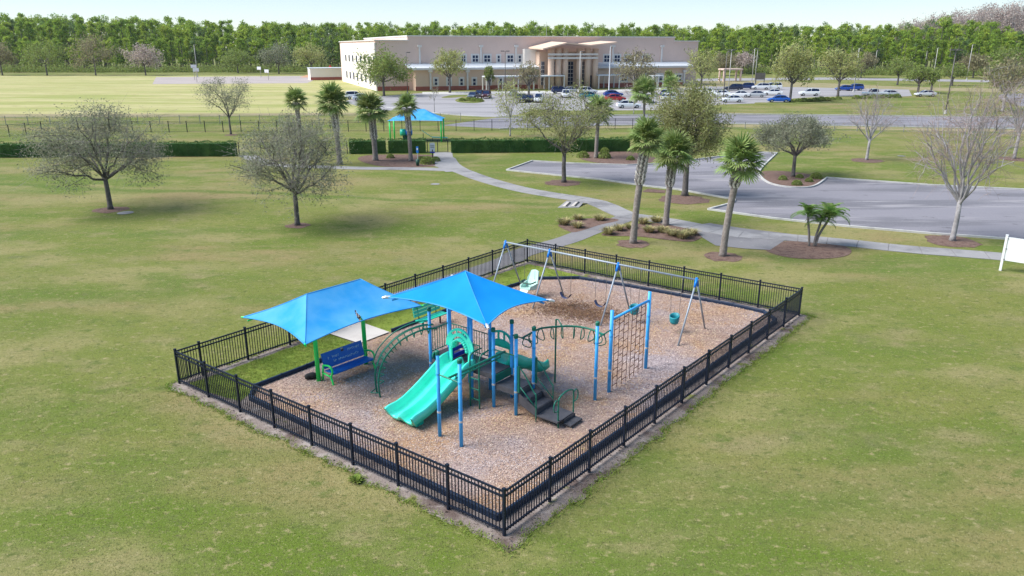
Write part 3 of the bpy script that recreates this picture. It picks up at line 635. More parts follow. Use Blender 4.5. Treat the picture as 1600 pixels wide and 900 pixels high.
for k in range(1, 14):
    i = int(k*(len(r1)-1)/14); p, q = Vector(r1[i]), Vector(r0[i]); tn = (Vector(r1[min(i+1,len(r1)-1)])-Vector(r1[i-1])).normalized()
    inn = Vector((dv.x, dv.y, 0)) - tn*tn.dot(dv); inn = (inn + Vector((0,0,-0.3*max(0,tn.z<0.9)))).normalized()
    if inn.z > 0: inn = -inn
    m_ = (p+q)/2 + inn*0.26
    MB().tube(smooth_path([p, p.lerp(m_,0.7), m_.lerp(p,0.12), m_.lerp(q,0.12), q.lerp(m_,0.7), q], 3), 0.018, 6).build('rung', M['green'], ps, True)
for s, z in ((0.1,1.37),(0.37,1.9),(0.8,2.18)):
    p = F1.lerp(T1, s); q = F0.lerp(T0, s); MB().tube([(p.x,p.y,z),(q.x,q.y,z)], 0.014, 6).build('rung', M['green'], ps)
# curved loop ladder
MB().tube([(0.92,0,2.24),(0.86,-0.93,2.24)], 0.022, 8).build('cross_bar', M['green'], ps)
MB().tube([(2.42,-2.26,2.20),(3.22,-2.30,2.28)], 0.022, 8).build('cross_bar', M['green'], ps)
lp = smooth_path([(0.90,-0.44,2.24),(1.45,-0.40,2.24),(2.0,-0.36,2.22),(2.45,-0.60,2.20),(2.80,-0.95,2.20),(2.98,-1.35,2.20),(2.98,-1.75,2.20),(2.88,-2.10,2.20),(2.80,-2.29,2.22)], 6)
lb = MB().tube(lp, 0.034, 8).build('loop_ladder_beam', M['green'], ps, True)
for k in range(10):
    i = int((k+0.7)*(len(lp)-1)/10.4); p = lp[i]; tn = (lp[i+1]-lp[i-1]).normalized(); sd_ = Vector((-tn.y, tn.x, 0))
    pts = [p, p+sd_*0.10+Vector((0,0,-0.10)), p+sd_*0.17+Vector((0,0,-0.28)), p+sd_*0.12+Vector((0,0,-0.38)), p-sd_*0.12+Vector((0,0,-0.38)), p-sd_*0.17+Vector((0,0,-0.28)), p-sd_*0.10+Vector((0,0,-0.10))]
    MB().tube(smooth_path(pts, 3, True), 0.018, 6, closed=True).build('hanging_loop', M['green'], lb, True)
MB().tube([(2.70,-0.47,0),(2.70,-0.47,2.36)], 0.03, 8).tube([(2.70,-0.47,2.36),(2.74,-0.52,2.36),(2.62,-0.78,2.20)], 0.022, 6).build('support_pole', M['green'], ps)
# net climber
MB().tube([(3.22,-2.30,2.62),(5.71,-2.30,2.62)], 0.045, 10).build('net_bar', M['blue'], ps, True)
net = MB().tube([(3.38,-2.30,0.03),(5.56,-2.30,0.03)], 0.008, 5).build('cargo_net', M['rope'], ps)
cols = [3.42,3.72,4.02,4.32,4.56,4.86,5.16,5.46]
for x_ in cols: MB().tube([(x_,-2.30,0.02),(x_,-2.30,2.62)], 0.0125, 6).build('net_rope', M['rope'], net)
for c in (0,1,2,4,5,6):
    z = 0.20 + (0.13 if c % 2 else 0)
    while z < 2.5: MB().tube([(cols[c],-2.30,z),(cols[c+1],-2.30,z+0.02)], 0.0125, 6).build('net_rung', M['rope'], net); z += 0.285
# canopies
def lerp(p, q, t): return tuple(p[i]+(q[i]-p[i])*t for i in range(3))
def canopy_sides(corners, ridge, sag, n=14, m_=10, hole=None, curve=0.12):
    """corners: 4 points in order; ridge: two points (equal for a pyramid); sides 0-1 and 2-3 run along the ridge"""
    r0, r1 = ridge; c = corners; cen = tuple(sum(p[i] for p in c)/4 for i in range(3))
    tops = ((r0,r1),(r1,r1),(r1,r0),(r0,r0)); out = []
    for k in range(4):
        p, q = c[k], c[(k+1) % 4]; mb = MB(); vs = []
        for j in range(m_+1):
            t = j/m_
            for i in range(n+1):
                s = i/n; e = lerp(p, q, s); bow = sag*4*s*(1-s)
                e = (e[0]+(cen[0]-e[0])*bow, e[1]+(cen[1]-e[1])*bow, e[2]+bow*0.9)
                u = lerp(*tops[k], s); x_, y_, z_ = lerp(u, e, t)
                z_ -= curve*4*t*(1-t)*0.5 + 0.05*math.sin(math.pi*s)*math.sin(math.pi*t)
                vs.append((x_, y_, z_))
        fs = []
        for j in range(m_):
            for i in range(n):
                f = (j*(n+1)+i, j*(n+1)+i+1, (j+1)*(n+1)+i+1, (j+1)*(n+1)+i)
                if hole and hole(k, [sum(vs[v][d] for v in f)/4 for d in range(3)]): continue
                fs.append(f)
        mb.add(vs, fs); out.append(mb)
    return out
def hems(corners, ridge, sag, parent, m):
    cen = tuple(sum(p[i] for p in corners)/4 for i in range(3))
    for k in range(4):
        p, q = corners[k], corners[(k+1) % 4]; P_ = []
        for i in range(17):
            s = i/16; e = lerp(p, q, s); bow = sag*4*s*(1-s); P_.append((e[0]+(cen[0]-e[0])*bow, e[1]+(cen[1]-e[1])*bow, e[2]+bow*0.9))
        MB().tube(P_, 0.022, 6).build('hem', m, parent, True)
        r_ = ridge[0] if (Vector(p)-Vector(ridge[0])).length < (Vector(p)-Vector(ridge[1])).length else ridge[1]
        MB().tube([(lambda u: (u[0], u[1], u[2]-0.05*4*(i/8)*(1-i/8)+0.004))(lerp(r_, p, i/8)) for i in range(9)], 0.012, 5).build('seam', m, parent, True)
C2 = [(-1.22,-0.80,3.36),(1.76,-0.86,3.36),(1.80,3.36,3.36),(-1.22,3.40,3.36)]; AP = (0.33,1.42,4.24)
cn = None
full = MB()
for mb in canopy_sides(C2, (AP, AP), 0.13, 16, 10, curve=0.10): full.add(mb.v, mb.f)
cn = full.build('canopy', M['shade'], ps, True); hems(C2, (AP, AP), 0.13, cn, M['shade2'])
for c in C2:
    MB().tube([AP[:2]+(4.06,), lerp(c, AP, 0.06)[:2]+(3.25,), ], 0.03, 8).build('rafter', M['blue'], cn)
    d = Vector((c[0]-AP[0], c[1]-AP[1], 0)).normalized(); e = Vector(c)
    MB().tube([e-d*0.10, e+d*0.05, e+d*0.16+Vector((0,0,-0.03))], [0.045,0.05,0.035], 8).build('corner_fitting', M['silver'], cn)
for a, b in ((0,0.92),(0.92,0.92),(0,1.84),(0.92,1.84)): MB().tube([(a,b,3.60),(AP[0]+(a-AP[0])*0.6, AP[1]+(b-AP[1])*0.6, 3.86)], 0.03, 8).build('rafter', M['blue'], cn)
# ------------------------------------------------------------------ bench canopy
bc = thing('bench_canopy', 'faded blue hip-roofed shade canopy on bright green posts', 'canopy', PO, TH)
C1 = [(-3.84,4.30,2.32),(1.0,4.10,2.32),(1.10,7.90,2.32),(-3.62,7.98,2.32)]; RG = ((-2.38,6.05,3.22),(-0.14,5.96,3.22))
s_a, s_b = gp(554,478,2.75), gp(572,503,2.50); sa_, sb_ = lc(s_a), lc(s_b)
def torn(k, c):
    if k != 0: return False
    p, q = Vector((*sa_, 0)), Vector((*sb_, 0)); x_ = Vector((c[0], c[1], 0)); d = q-p; t_ = max(0, min(1, (x_-p).dot(d)/d.length_squared))
    return (x_-(p+d*t_)).length < 0.075*math.sin(math.pi*min(1, max(0.03, t_*0.94+0.03)))
full = MB()
for k, mb in enumerate(canopy_sides(C1, RG, 0.10, 96, 60, hole=torn, curve=0.10)): full.add(mb.v, mb.f)
cv = full.build('canopy_fabric', M['shade2'], bc, True); hems(C1, RG, 0.10, cv, M['shade2'])
MB().tube([(RG[0][0],RG[0][1],RG[0][2]+0.004),(RG[1][0],RG[1][1],RG[1][2]+0.004)], 0.012, 5).build('seam', M['shade2'], cv)
for c in C1:
    rg = RG[0] if c[0] < -1 else RG[1]; d = Vector((c[0]-rg[0], c[1]-rg[1], 0)).normalized(); e = Vector(c)
    MB().tube([(rg[0],rg[1],rg[2]-0.17), lerp(c, rg, 0.07)[:2]+(2.20,)], 0.03, 8).build('rafter', M['lime'], bc)
    MB().tube([e-d*0.06, e+d*0.05], [0.035,0.03], 8).build('corner_fitting', M['lime'], bc)
MB().tube([(-2.38,6.05,3.06),(-0.14,5.96,3.06)], 0.04, 8).build('ridge_beam', M['lime'], bc)
for a, b in ((-2.23,5.98),(-0.21,5.86)): MB().tube([(a,b,0),(a,b+0.05,3.04)], 0.075, 14).build('post', M['lime'], bc, True)
# ------------------------------------------------------------------ blue bench between the green posts
bn = thing('slogan_bench', 'blue bench with cut-out lettering between bright green posts', 'bench', W(-1.22,5.62), TH-R(2.5))
def bpt(y_, z_): return y_, z_
seat = MB().slab([(-0.86,-0.33,0.44),(0.86,-0.33,0.44),(0.86,0.16,0.40),(-0.86,0.16,0.40)], (0,0,0.03)).tube([(-0.86,-0.335,0.43),(0.86,-0.335,0.43)], 0.03, 8).build('seat', M['benchblue'], bn)
# backrest with a square opening
def on_back(x_, t_): return (x_, 0.16+0.16*t_, 0.47+0.52*t_)
bk = MB()
for (x0, x1, t0, t1) in ((-0.86,-0.06,0,1),(0.07,0.86,0,1),(-0.06,0.07,0,0.72),(-0.06,0.07,0.93,1)):
    bk.slab([on_back(x0,t0), on_back(x1,t0), on_back(x1,t1), on_back(x0,t1)], (0,0.025,-0.008))
back = bk.build('backrest', M['benchblue'], bn)
def scribble(x0, x1, t_, hgt, seed, n):             # unreadable cut-out lettering: small strokes
    r_ = random.Random(seed); mb = MB(); x_ = x0
    st = (x1-x0)/n
    for k in range(n):
        if r_.random() < 0.12: x_ += st; continue
        a = on_back(x_, t_-hgt/2*r_.uniform(.6,1)); b = on_back(x_+st*r_.uniform(-.2,.35), t_+hgt/2*r_.uniform(.6,1)); c = on_back(x_+st*0.65, t_+hgt*r_.uniform(-.4,.4))
        P_ = [Vector(p)+Vector((0,-0.006,0.002)) for p in (a, b, c)]
        mb.tube(P_, 0.009, 4); x_ += st
    return mb
scribble(-0.62,-0.16,0.60,0.17,3,8).add(*(lambda q:(q.v,q.f))(scribble(0.22,0.74,0.72,0.17,5,8))).build('lettering', M['letter'], back)
scribble(-0.42,0.72,0.32,0.15,9,17).build('lettering', M['letter'], back)
for s in (-1, 1):
    x_ = s*0.90; e = MB()
    e.tube(smooth_path([(x_,-0.36,0.0),(x_,-0.30,0.18),(x_,-0.24,0.30),(x_,-0.30,0.42),(x_,-0.34,0.56),(x_,-0.24,0.68),(x_,-0.05,0.68),(x_,0.18,0.62)], 4), 0.035, 8)
    e.tube([(x_,-0.28,0.30),(x_,0.25,0.34)], 0.03, 8).tube([(x_,0.18,0.62),(x_,0.26,0.0)], 0.035, 8)
    e.build('end_frame', M['lime'], bn, True)
bag = MB().tube(smooth_path([(0,0,0.10),(0.16,0.03,0.12),(0.34,0.02,0.11),(0.46,0,0.08)], 4), [0.06,0.09,0.105,0.11,0.11,0.115,0.12,0.115,0.11,0.105,0.09,0.08,0.05], 9).build('black_bag', M['tyre'], None, True)
bag.location = gp(477,596)+Vector((0,0,0.05)); bag.rotation_euler = (0,0,R(20)); tag(bag, 'black bag lying on the wood chips beside the green canopy post', 'bag')
# ------------------------------------------------------------------ green bench by the border
gb = thing('park_bench', 'green slatted park bench by the border behind the arched climber', 'bench', W(4.05,6.75), TH)
for k, y_ in enumerate((-0.20,-0.06,0.08)): MB().box((0,y_,0.45), (1.5,0.115,0.035)).build('seat_slat', M['teal'], gb)
for k, z_ in enumerate((0.62,0.76,0.90)): MB().slab([(-0.75,0.17+k*0.03,z_-0.055),(0.75,0.17+k*0.03,z_-0.055),(0.75,0.195+k*0.03,z_+0.055),(-0.75,0.195+k*0.03,z_+0.055)], (0,0.03,0)).build('back_slat', M['teal'], gb)
for x_ in (-0.5, 0.5): MB().tube([(x_,-0.05,0),(x_,-0.05,0.43)], 0.04, 8).tube([(x_,-0.24,0.425),(x_,0.16,0.425),(x_,0.27,0.95)], 0.022, 6).build('leg', M['black'], gb)
# ------------------------------------------------------------------ swings
sg = thing('swing_frame', 'grey steel swing frame with blue fittings and four pairs of legs', 'swing set', PO, TH)
SA, SZ = 9.58, 2.42; SB = (7.25,4.75,1.25,-2.25)
MB().tube([(SA,7.35,SZ),(SA,-2.35,SZ)], 0.042, 10).build('top_beam', M['galv'], sg, True)
for b in SB:
    for s in (-1, 1): MB().tube([(SA,b,SZ),(SA+s*1.22,b+0.02,0)], 0.036, 9).build('leg', M['galv'], sg, True)
    MB().tube([(SA-0.14,b,SZ-0.27),(SA,b,SZ+0.03),(SA+0.14,b,SZ-0.27)], [0.052,0.075,0.052], 9).build('corner_fitting', M['swingblue'], sg, True)
def chains(o, b0, b1, zt, zb, spread=0.0):
    for b, e in ((b0, b0+spread), (b1, b1-spread)):
        o2 = MB().tube([(0,b,zt),(0,e,zb)], 0.009, 5).build('chain', M['chain'], o)
        MB().tube([(0,b,zt),(0,b,zt+0.06)], 0.02, 6).build('hanger', M['galv'], o2)
def swing(name, label, b, kind):
    o = thing(name, label, 'swing', W(SA, b), TH, 'swings hanging from the grey frame'); zt = SZ-0.10
    if kind == 'belt':
        chains(o, -0.28, 0.28, zt, 0.62, 0.02); mb = MB(); P_ = smooth_path([(0,-0.27,0.64),(0,-0.16,0.47),(0,0,0.42),(0,0.16,0.47),(0,0.27,0.64)], 4)
        vs = [(p.x+s*0.085, p.y, p.z+q) for p in P_ for (s, q) in ((-1,0),(1,0),(1,-0.018),(-1,-0.018))]; n = len(P_)
        fs = [(i*4+k, i*4+(k+1) % 4, i*4+4+(k+1) % 4, i*4+4+k) for i in range(n-1) for k in range(4)]
        mb.add(vs, fs).build('belt_seat', M['belt'], o, True)
    elif kind == 'bucket':
        chains(o, -0.24, 0.24, zt, 0.80, 0.06); mb = MB(); n = 16
        rg = [(0.10,0.42),(0.155,0.45),(0.185,0.54),(0.195,0.66),(0.205,0.78),(0.185,0.78),(0.172,0.66),(0.16,0.55),(0.10,0.48)]
        vs = []; 
        for r_, z_ in rg:
            for k in range(n):
                t_ = 2*math.pi*k/n; zz = z_ + (0.06*math.cos(t_) if z_ > 0.7 else 0); vs.append((r_*math.cos(t_)*0.95, r_*math.sin(t_), zz))
        fs = [(i*n+k, i*n+(k+1) % n, (i+1)*n+(k+1) % n, (i+1)*n+k) for i in range(len(rg)-1) for k in range(n)] + [tuple(range(n))[::-1], tuple((len(rg)-1)*n+k for k in range(n))]
        mb.add(vs, fs).build('bucket_seat', M['bucket'], o, True)
    else:
        chains(o, -0.32, 0.32, zt, 0.95, 0.03)
        MB().slab([(0.12,-0.27,0.42),(0.12,0.27,0.42),(-0.40,0.22,0.50),(-0.40,-0.22,0.50)], (0,0,0.06)).build('chair_seat', M['mint'], o)
        MB().slab([(0.12,-0.27,0.46),(0.12,0.27,0.46),(0.22,0.30,0.90),(0.40,0.20,1.22),(0.43,0,1.27),(0.40,-0.20,1.22),(0.22,-0.30,0.90)], (0.07,0,-0.02)).build('chair_back', M['mint'], o)
        for s in (-1, 1): MB().slab([(0.10,s*0.27,0.46),(0.20,s*0.30,0.74),(-0.34,s*0.25,0.66),(-0.38,s*0.22,0.52)], (0,s*0.05,0)).build('chair_side', M['mint'], o)
        MB().slab([(-0.40,-0.22,0.50),(-0.40,0.22,0.50),(-0.58,0.18,0.24),(-0.58,-0.18,0.24)], (0.05,0,0.03)).build('leg_rest', M['mint'], o)
        MB().tube(smooth_path([(0.06,-0.32,0.82),(-0.30,-0.28,0.80),(-0.36,0,0.80),(-0.30,0.28,0.80),(0.06,0.32,0.82)], 4), 0.03, 7).build('restraint', M['dgreen'], o, True)
    return o
swing('chair_swing', 'pale mint moulded chair swing in the bay farthest from camera', 5.85, 'chair')
swing('belt_swing', 'dark belt swing hanging right beside the second pair of legs', 3.85, 'belt')
swing('belt_swing', 'dark belt swing beside the third pair of swing legs', 2.05, 'belt')
swing('bucket_swing', 'teal bucket swing seen behind the cargo net', 0.40, 'bucket')
swing('bucket_swing', 'teal bucket swing nearest the right end of the swing frame', -1.43, 'bucket')
# ------------------------------------------------------------------ trees
def leaf_quads(C, size, flat=0.0):
    n = len(C); s = nr.uniform(size*0.6, size*1.3, n); d = nr.normal(0, 1, (n, 3)); d[:, 2] *= 1-flat; d /= np.linalg.norm(d, axis=1)[:, None]
    e = nr.normal(0, 1, (n, 3)); e -= d*np.sum(d*e, 1)[:, None]; e /= np.linalg.norm(e, axis=1)[:, None]
    A = d*s[:, None]; B = e*(s*0.32)[:, None]
    V = np.stack([C-A, C+B-A*0.1, C+A, C-B-A*0.1], 1).reshape(-1, 3); return V, np.arange(4*n).reshape(-1, 4)
def tree_mesh(seed, H, rx, zb, trunk_h, trunk_r, nleaf, lsize, leafm_, barkm_, ry=None, prim=7, sec=5, ter=4, bare=0.0, up=0.25, sides=7, lean=0.0, twigm=None, cl=0.22, clump=1.0):
    """returns (trunk mesh, crown mesh): a trunk with limbs aimed at points of an uneven ellipsoid crown"""
    r_ = random.Random(seed); ry = ry or rx; g = np.random.default_rng(seed); mb = MB(); tw = MB(); tips = []; cz = (H+zb)/2; rzv = (H-zb)/2
    top = Vector((lean*trunk_h, r_.uniform(-.05,.05)*trunk_h, trunk_h))
    mb.tube([(0,0,-0.05),(lean*0.1,0,trunk_h*0.12),(top.x*0.5+r_.uniform(-.04,.04),top.y*.5,trunk_h*0.55), top], [trunk_r*1.45,trunk_r*1.05,trunk_r*0.92,trunk_r*0.85], sides+2)
    def limb(p, q, r0, r1, n, wob, into, bend=0.2):
        L_ = (q-p).length; c = p.lerp(q, 0.45) + Vector((0,0,bend*L_)) + Vector((r_.uniform(-1,1),r_.uniform(-1,1),r_.uniform(-1,1)))*wob*L_
        P_ = []
        for i in range(n+1):
            t = i/n; P_.append(p*(1-t)**2 + c*2*t*(1-t) + q*t*t + Vector((r_.uniform(-1,1),r_.uniform(-1,1),r_.uniform(-1,1)))*wob*0.25*L_*(0 if i in (0,n) else 1))
        into.tube(P_, [r0+(r1-r0)*i/n for i in range(n+1)], sides if r0 > 0.03 else (5 if r0 > 0.012 else 3), caps=False); return P_
    def crown_pt(u, v, k): return Vector((rx*k*math.cos(u)*math.cos(v), ry*k*math.sin(u)*math.cos(v), cz + rzv*k*math.sin(v)))
    u0 = r_.uniform(0, 6.28)
    for i in range(prim):
        u = u0 + i*2.399 + r_.uniform(-.25,.25); v = math.asin(max(-0.55, min(0.98, -0.35+1.35*(i+0.5)/prim + r_.uniform(-.15,.15))))
        e = crown_pt(u, v, r_.uniform(0.72,0.98)); P1_ = limb(top + Vector((0,0,-trunk_h*r_.uniform(0,0.14))), e, trunk_r*r_.uniform(.42,.6), trunk_r*0.12, 7, 0.10, mb, up*r_.uniform(0.2,1)); tips.append(e)
        for j in range(sec):
            b = P1_[r_.randint(2, 6)]; du = u + r_.uniform(-.75,.75); dv_ = v + r_.uniform(-.65,.65); e2 = crown_pt(du, max(-.75,min(1.5,dv_)), r_.uniform(0.62,1.04))
            P2_ = limb(b, e2, trunk_r*0.16, trunk_r*0.05, 5, 0.14, mb, up*0.4*r_.uniform(-0.5,1)); tips.append(e2)
            for k in range(ter):
                b2 = P2_[r_.randint(1, 5)]; d = Vector((r_.gauss(0,1), r_.gauss(0,1), r_.gauss(0.15,0.8))).normalized(); L_ = r_.uniform(0.16,0.42)*min(rx, rzv*1.3)
                e3 = b2 + d*L_
                if e3.z < zb-0.1*rzv: e3.z = zb + r_.uniform(0,0.2)*rzv
                P3_ = limb(b2, e3, max(0.008, trunk_r*0.045), 0.004, 3, 0.15, tw, 0.05); tips += [e3, P3_[1], P3_[2]]
                if bare:
                    for q in range(3):
                        d2 = (d + Vector((r_.gauss(0,.6), r_.gauss(0,.6), r_.gauss(0.3,.5)))).normalized(); b3 = P3_[r_.randint(1,3)]; tw.tube([b3, b3+d2*L_*0.35, b3+d2*L_*r_.uniform(.5,.8)+Vector((0,0,0.03))], [0.006,0.005,0.003], 3, caps=False)
    tm = mb.mesh('trunk', barkm_, True)
    T = np.array([tuple(p) for p in tips])
    V1 = np.array(tw.v); F1_ = np.array([f for f in tw.f if len(f) == 4])
    if nleaf:
        T = T[g.permutation(len(T))[:max(60, int(len(T)*clump))]]
        C = T[g.integers(0, len(T), nleaf)] + g.normal(0, 1, (nleaf, 3))*np.array([cl*rx*0.5, cl*rx*0.5, cl*rzv*0.6])
        V2, F2 = leaf_quads(C, lsize)
        me = npmesh('crown', np.concatenate([V1, V2]), np.concatenate([F1_, F2+len(V1)]), leafm_)
        me.materials.append(twigm or M['twig']); idx = np.zeros(len(me.polygons), dtype=np.int32); idx[:len(F1_)] = 1; me.polygons.foreach_set('material_index', idx); me.update()
    else: me = npmesh('crown', V1, F1_, twigm or M['twig'])
    return tm, me
def put_tree(name, label, px, py, meshes, cat='tree', group=None, rz=0, loc=None):
    t = thing(name, label, cat, loc if loc is not None else gp(px, py), rz, group); link('trunk', meshes[0], t); link('crown', meshes[1], t); return t
def H_of(px, base_y, top_y): return hz(px, top_y, gp(px, base_y).y)
def px_tree(name, label, px, by, ty, zby, halfpx, seed, thf, tr, nleaf, ls, lm, bm, **kw):
    b = gp(px, by); H = H_of(px, by, ty); zb = H_of(px, by, zby); rx = pxm(b, halfpx)
    return put_tree(name, label, px, by, tree_mesh(seed, H, rx, max(0.6, zb), thf*H, tr, nleaf, ls, lm, bm, **kw))
px_tree('oak_tree', 'sparse grey-green oak standing alone at far left of the lawn', 173, 327, 168, 297, 106, 21, 0.34, 0.17, 16500, 0.086, M['oak'], M['bark'], prim=10, sec=8, ter=5, up=0.12, cl=0.15, clump=0.45, bare=1)
px_tree('oak_tree', 'sparse grey-green oak in front of the first two palms', 465, 352, 180, 318, 98, 33, 0.33, 0.16, 14000, 0.082, M['oak'], M['bark'], prim=10, sec=8, ter=5, up=0.14, cl=0.15, clump=0.45, bare=1)
px_tree('young_oak', 'small thin-leaved tree inside the dog park fence', 361, 210, 117, 190, 43, 41, 0.30, 0.13, 5200, 0.10, M['oak'], M['bark'], prim=7, sec=5, ter=3, up=0.2, bare=1, cl=0.18, clump=0.6)
px_tree('oak_tree', 'sparse green-grey tree beside the blunt end of the car park', 881, 285, 142, 240, 72, 52, 0.33, 0.19, 9000, 0.10, M['oakolive'], M['bark'], prim=8, sec=6, ter=4, up=0.22, bare=1, cl=0.17, clump=0.4)
px_tree('oak_tree', 'olive leafy tree rising behind the pair of palms', 1070, 306, 132, 258, 55, 63, 0.36, 0.23, 18000, 0.105, M['oakolive'], M['bark'], prim=9, sec=7, ter=4, up=0.3, cl=0.2, clump=0.5)
px_tree('oak_tree', 'low spreading dark green tree in the car park island', 1239, 276, 178, 246, 66, 74, 0.36, 0.17, 14000, 0.095, M['oak'], M['bark'], prim=8, sec=6, ter=4, up=0.12, cl=0.17, clump=0.4)
px_tree('bare_tree', 'small leafless tree on the grass beyond the car park', 1354, 250, 140, 218, 42, 85, 0.30, 0.14, 0, 0, None, M['palebark'], prim=9, sec=7, ter=4, up=0.3, bare=1, twigm=M['redtwig'])
px_tree('bare_tree', 'large leafless pale-barked tree beside the sidewalk at right', 1488, 376, 128, 318, 84, 96, 0.27, 0.15, 0, 0, None, M['palebark'], prim=13, sec=9, ter=5, up=0.35, bare=1, twigm=M['redtwig'])
px_tree('bare_tree', 'leafless tree at the right edge beyond the car park', 1584, 248, 120, 205, 46, 97, 0.32, 0.17, 700, 0.12, M['tanleaf'], M['palebark'], prim=9, sec=7, ter=4, up=0.3, bare=1, twigm=M['redtwig'])
px_tree('young_tree', 'slender pale yellow-leaved tree behind the right hedge', 797, 213, 122, 190, 26, 98, 0.34, 0.10, 1300, 0.14, M['yellowleaf'], M['palebark'], prim=7, sec=5, ter=3, up=0.4, bare=1)
px_tree('young_tree', 'thin twiggy sapling by the school drive', 679, 176, 128, 160, 9, 99, 0.4, 0.06, 160, 0.12, M['tanleaf'], M['palebark'], prim=5, sec=3, ter=2, up=0.4, bare=1)
px_tree('young_tree', 'pale twiggy tree in front of the car park palm', 990, 178, 130, 165, 20, 101, 0.35, 0.08, 500, 0.12, M['pinkleaf'], M['palebark'], prim=7, sec=5, ter=3, up=0.4, bare=1)
# ------------------------------------------------------------------ palms
def fan_frond(seed, L_=1.0):
    r_ = random.Random(seed); mb = MB(); pet = smooth_path([(0,0,0),(0.22,0,0.05),(0.42,0,0.04),(0.58,0,-0.02)], 3)
    mb.tube(pet, [0.03-0.018*i/(len(pet)-1) for i in range(len(pet))], 4, caps=False); hub = Vector((0.50,0,0.02)); n = 22
    for k in range(n):
        an = (k-(n-1)/2)/(n/2)*R(118); l = 0.80*(1-0.22*abs(an)/2)*r_.uniform(.85,1.1); d = Vector((math.cos(an), math.sin(an), r_.uniform(-.08,.16))); s = Vector((-math.sin(an), math.cos(an), 0))
        p0 = hub; p1 = hub+d*l*0.5+Vector((0,0,0.03)); p2 = hub+d*l*0.82+Vector((0,0,-0.06)); p3 = hub+d*l+Vector((0,0,-0.14*r_.uniform(.4,1.5)))
        w1 = 0.040
        vs = [p0, p1-s*w1, p1+Vector((0,0,0.03)), p1+s*w1, p2-s*w1*0.6, p2+s*w1*0.6, p3]
        mb.add(vs, [(0,1,2),(0,2,3),(1,4,2),(2,4,5),(2,5,3),(4,6,5)])
    return mb.mesh('frond', M['palm'])
FRONDS = [fan_frond(i) for i in range(5)]
def feather_frond(seed):
    r_ = random.Random(seed); mb = MB(); P_ = smooth_path([(0,0,0),(0.35,0,0.22),(0.75,0,0.22),(1.1,0,-0.02),(1.3,0,-0.32)], 5); n = len(P_)
    mb.tube(P_, [0.016-0.012*i/(n-1) for i in range(n)], 4, caps=False)
    for i in range(3, n):
        t = i/(n-1); l = 0.30*math.sin(math.pi*min(1,0.2+0.78*t))+0.05
        for s in (-1, 1):
            for q in (0, 0.5):
                b = P_[i].lerp(P_[min(i+1,n-1)], q); e = b + Vector((l*0.45, s*l, -0.10*l-0.05)); m_ = b.lerp(e,0.5)+Vector((0,0,0.04)); wv = Vector((0.014,0,0))
                mb.add([b-wv, b+wv, m_+wv, m_-wv, e], [(0,1,2,3),(3,2,4)])
    return mb.mesh('frond', M['palmdate'])
FEATHERS = [feather_frond(i+50) for i in range(3)]
def palm(label, px, by, topy, crown_px, seed, lean_px=0, boots=0.35, nf=32, tr=0.19):
    b = gp(px, by); t = thing('cabbage_palm', label, 'palm tree', b, 0, 'cabbage palms'); r_ = random.Random(seed); H = H_of(px, by, topy); lx = pxm(b, lean_px)
    P_ = smooth_path([(0,0,-0.05),(lx*0.15,0,H*0.3),(lx*0.5,0.03,H*0.65),(lx,0,H)], 6)
    rr_ = [tr*(1.35 if i == 0 else 1.12 if i < 3 else 1.0)*r_.uniform(.97,1.03) for i in range(len(P_))]
    MB().tube(P_, rr_, 10).build('trunk', M['palmtrunk'], t, True)
    bm = MB(); z0 = H*(1-boots); rows = int(H*boots/0.13)
    for k in range(rows):
        z = z0 + k*0.13; f = z/H; i = min(len(P_)-2, int(f*(len(P_)-1))); c = P_[i].lerp(P_[i+1], f*(len(P_)-1)-i)
        for j in range(7):
            an = j*0.8976 + k*0.45; d = Vector((math.cos(an), math.sin(an), 0)); s = Vector((-d.y, d.x, 0)); r0 = tr*1.0
            p = Vector((c.x, c.y, z)); q = p + d*(r0+0.10*r_.uniform(.7,1.2)) + Vector((0,0,0.26)) + s*0.10*(1 if k % 2 else -1)
            a0 = p+d*r0
            bm.slab([a0-s*0.06, a0+s*0.06, q+s*0.035, q-s*0.035], d*0.035)
    if rows: bm.build('leaf_boots', M['boot'], t)
    cr = pxm(b, crown_px); sc_ = cr/1.17
    nf = int(nf*0.85)
    for k in range(nf):
        f = FRONDS[k % 5]; o = link('frond', f, t); el = -0.85 + 2.3*((k+0.5)/nf)**0.8 + r_.uniform(-.12,.12); az = k*2.39996 + r_.uniform(-.25,.25)
        s_ = sc_*r_.uniform(.88,1.1)*(0.92 if el < -0.4 else 1)
        o.location = (P_[-1].x, P_[-1].y, H-0.05+0.25*k/nf); o.rotation_euler = (r_.uniform(-.3,.3), -el, az); o.scale = (s_, s_, s_)
    return t
palm('leftmost of the row of four palms behind the oak', 474, 258, 160, 22, 1, -3, 0.12, 27, 0.22)
palm('second palm from the left in the row behind the oak', 531, 257, 163, 29, 2, -5, 0.45, 32, 0.25)
palm('third palm from the left, tall with a grey trunk by the hedge gap', 587, 251, 176, 30, 3, -3, 0.55, 32, 0.26)
palm('palm with rusty upper trunk in front of the dog park canopy', 642, 252, 170, 22, 4, -3, 0.42, 24, 0.2)
palm('tall palm standing nearest the playground fence beside the planting bed', 989, 380, 224, 34, 5, 13, 0.40, 33)
palm('palm inside the grassy planting bed beside the sidewalk', 1040, 352, 246, 38, 6, 6, 0.42, 33)
palm('palm with pale boots standing alone right of the planting bed', 1129, 400, 258, 40, 7, 14, 0.24, 35)
palm('short palm in the bed between hedge and car park', 931, 247, 178, 28, 8, 2, 0.15, 28)
palm('distant palm between the street and the school car park', 1006, 186, 148, 26, 9, -1, 0.35, 28, 0.2)
palm('small distant palm by the parked white cars right of the school', 1046, 165, 137, 18, 10, 0, 0.1, 22, 0.2)
pd = thing('pygmy_date_palm', 'clump of small feathery palms in the round mulch bed', 'palm tree', gp(1270,385))
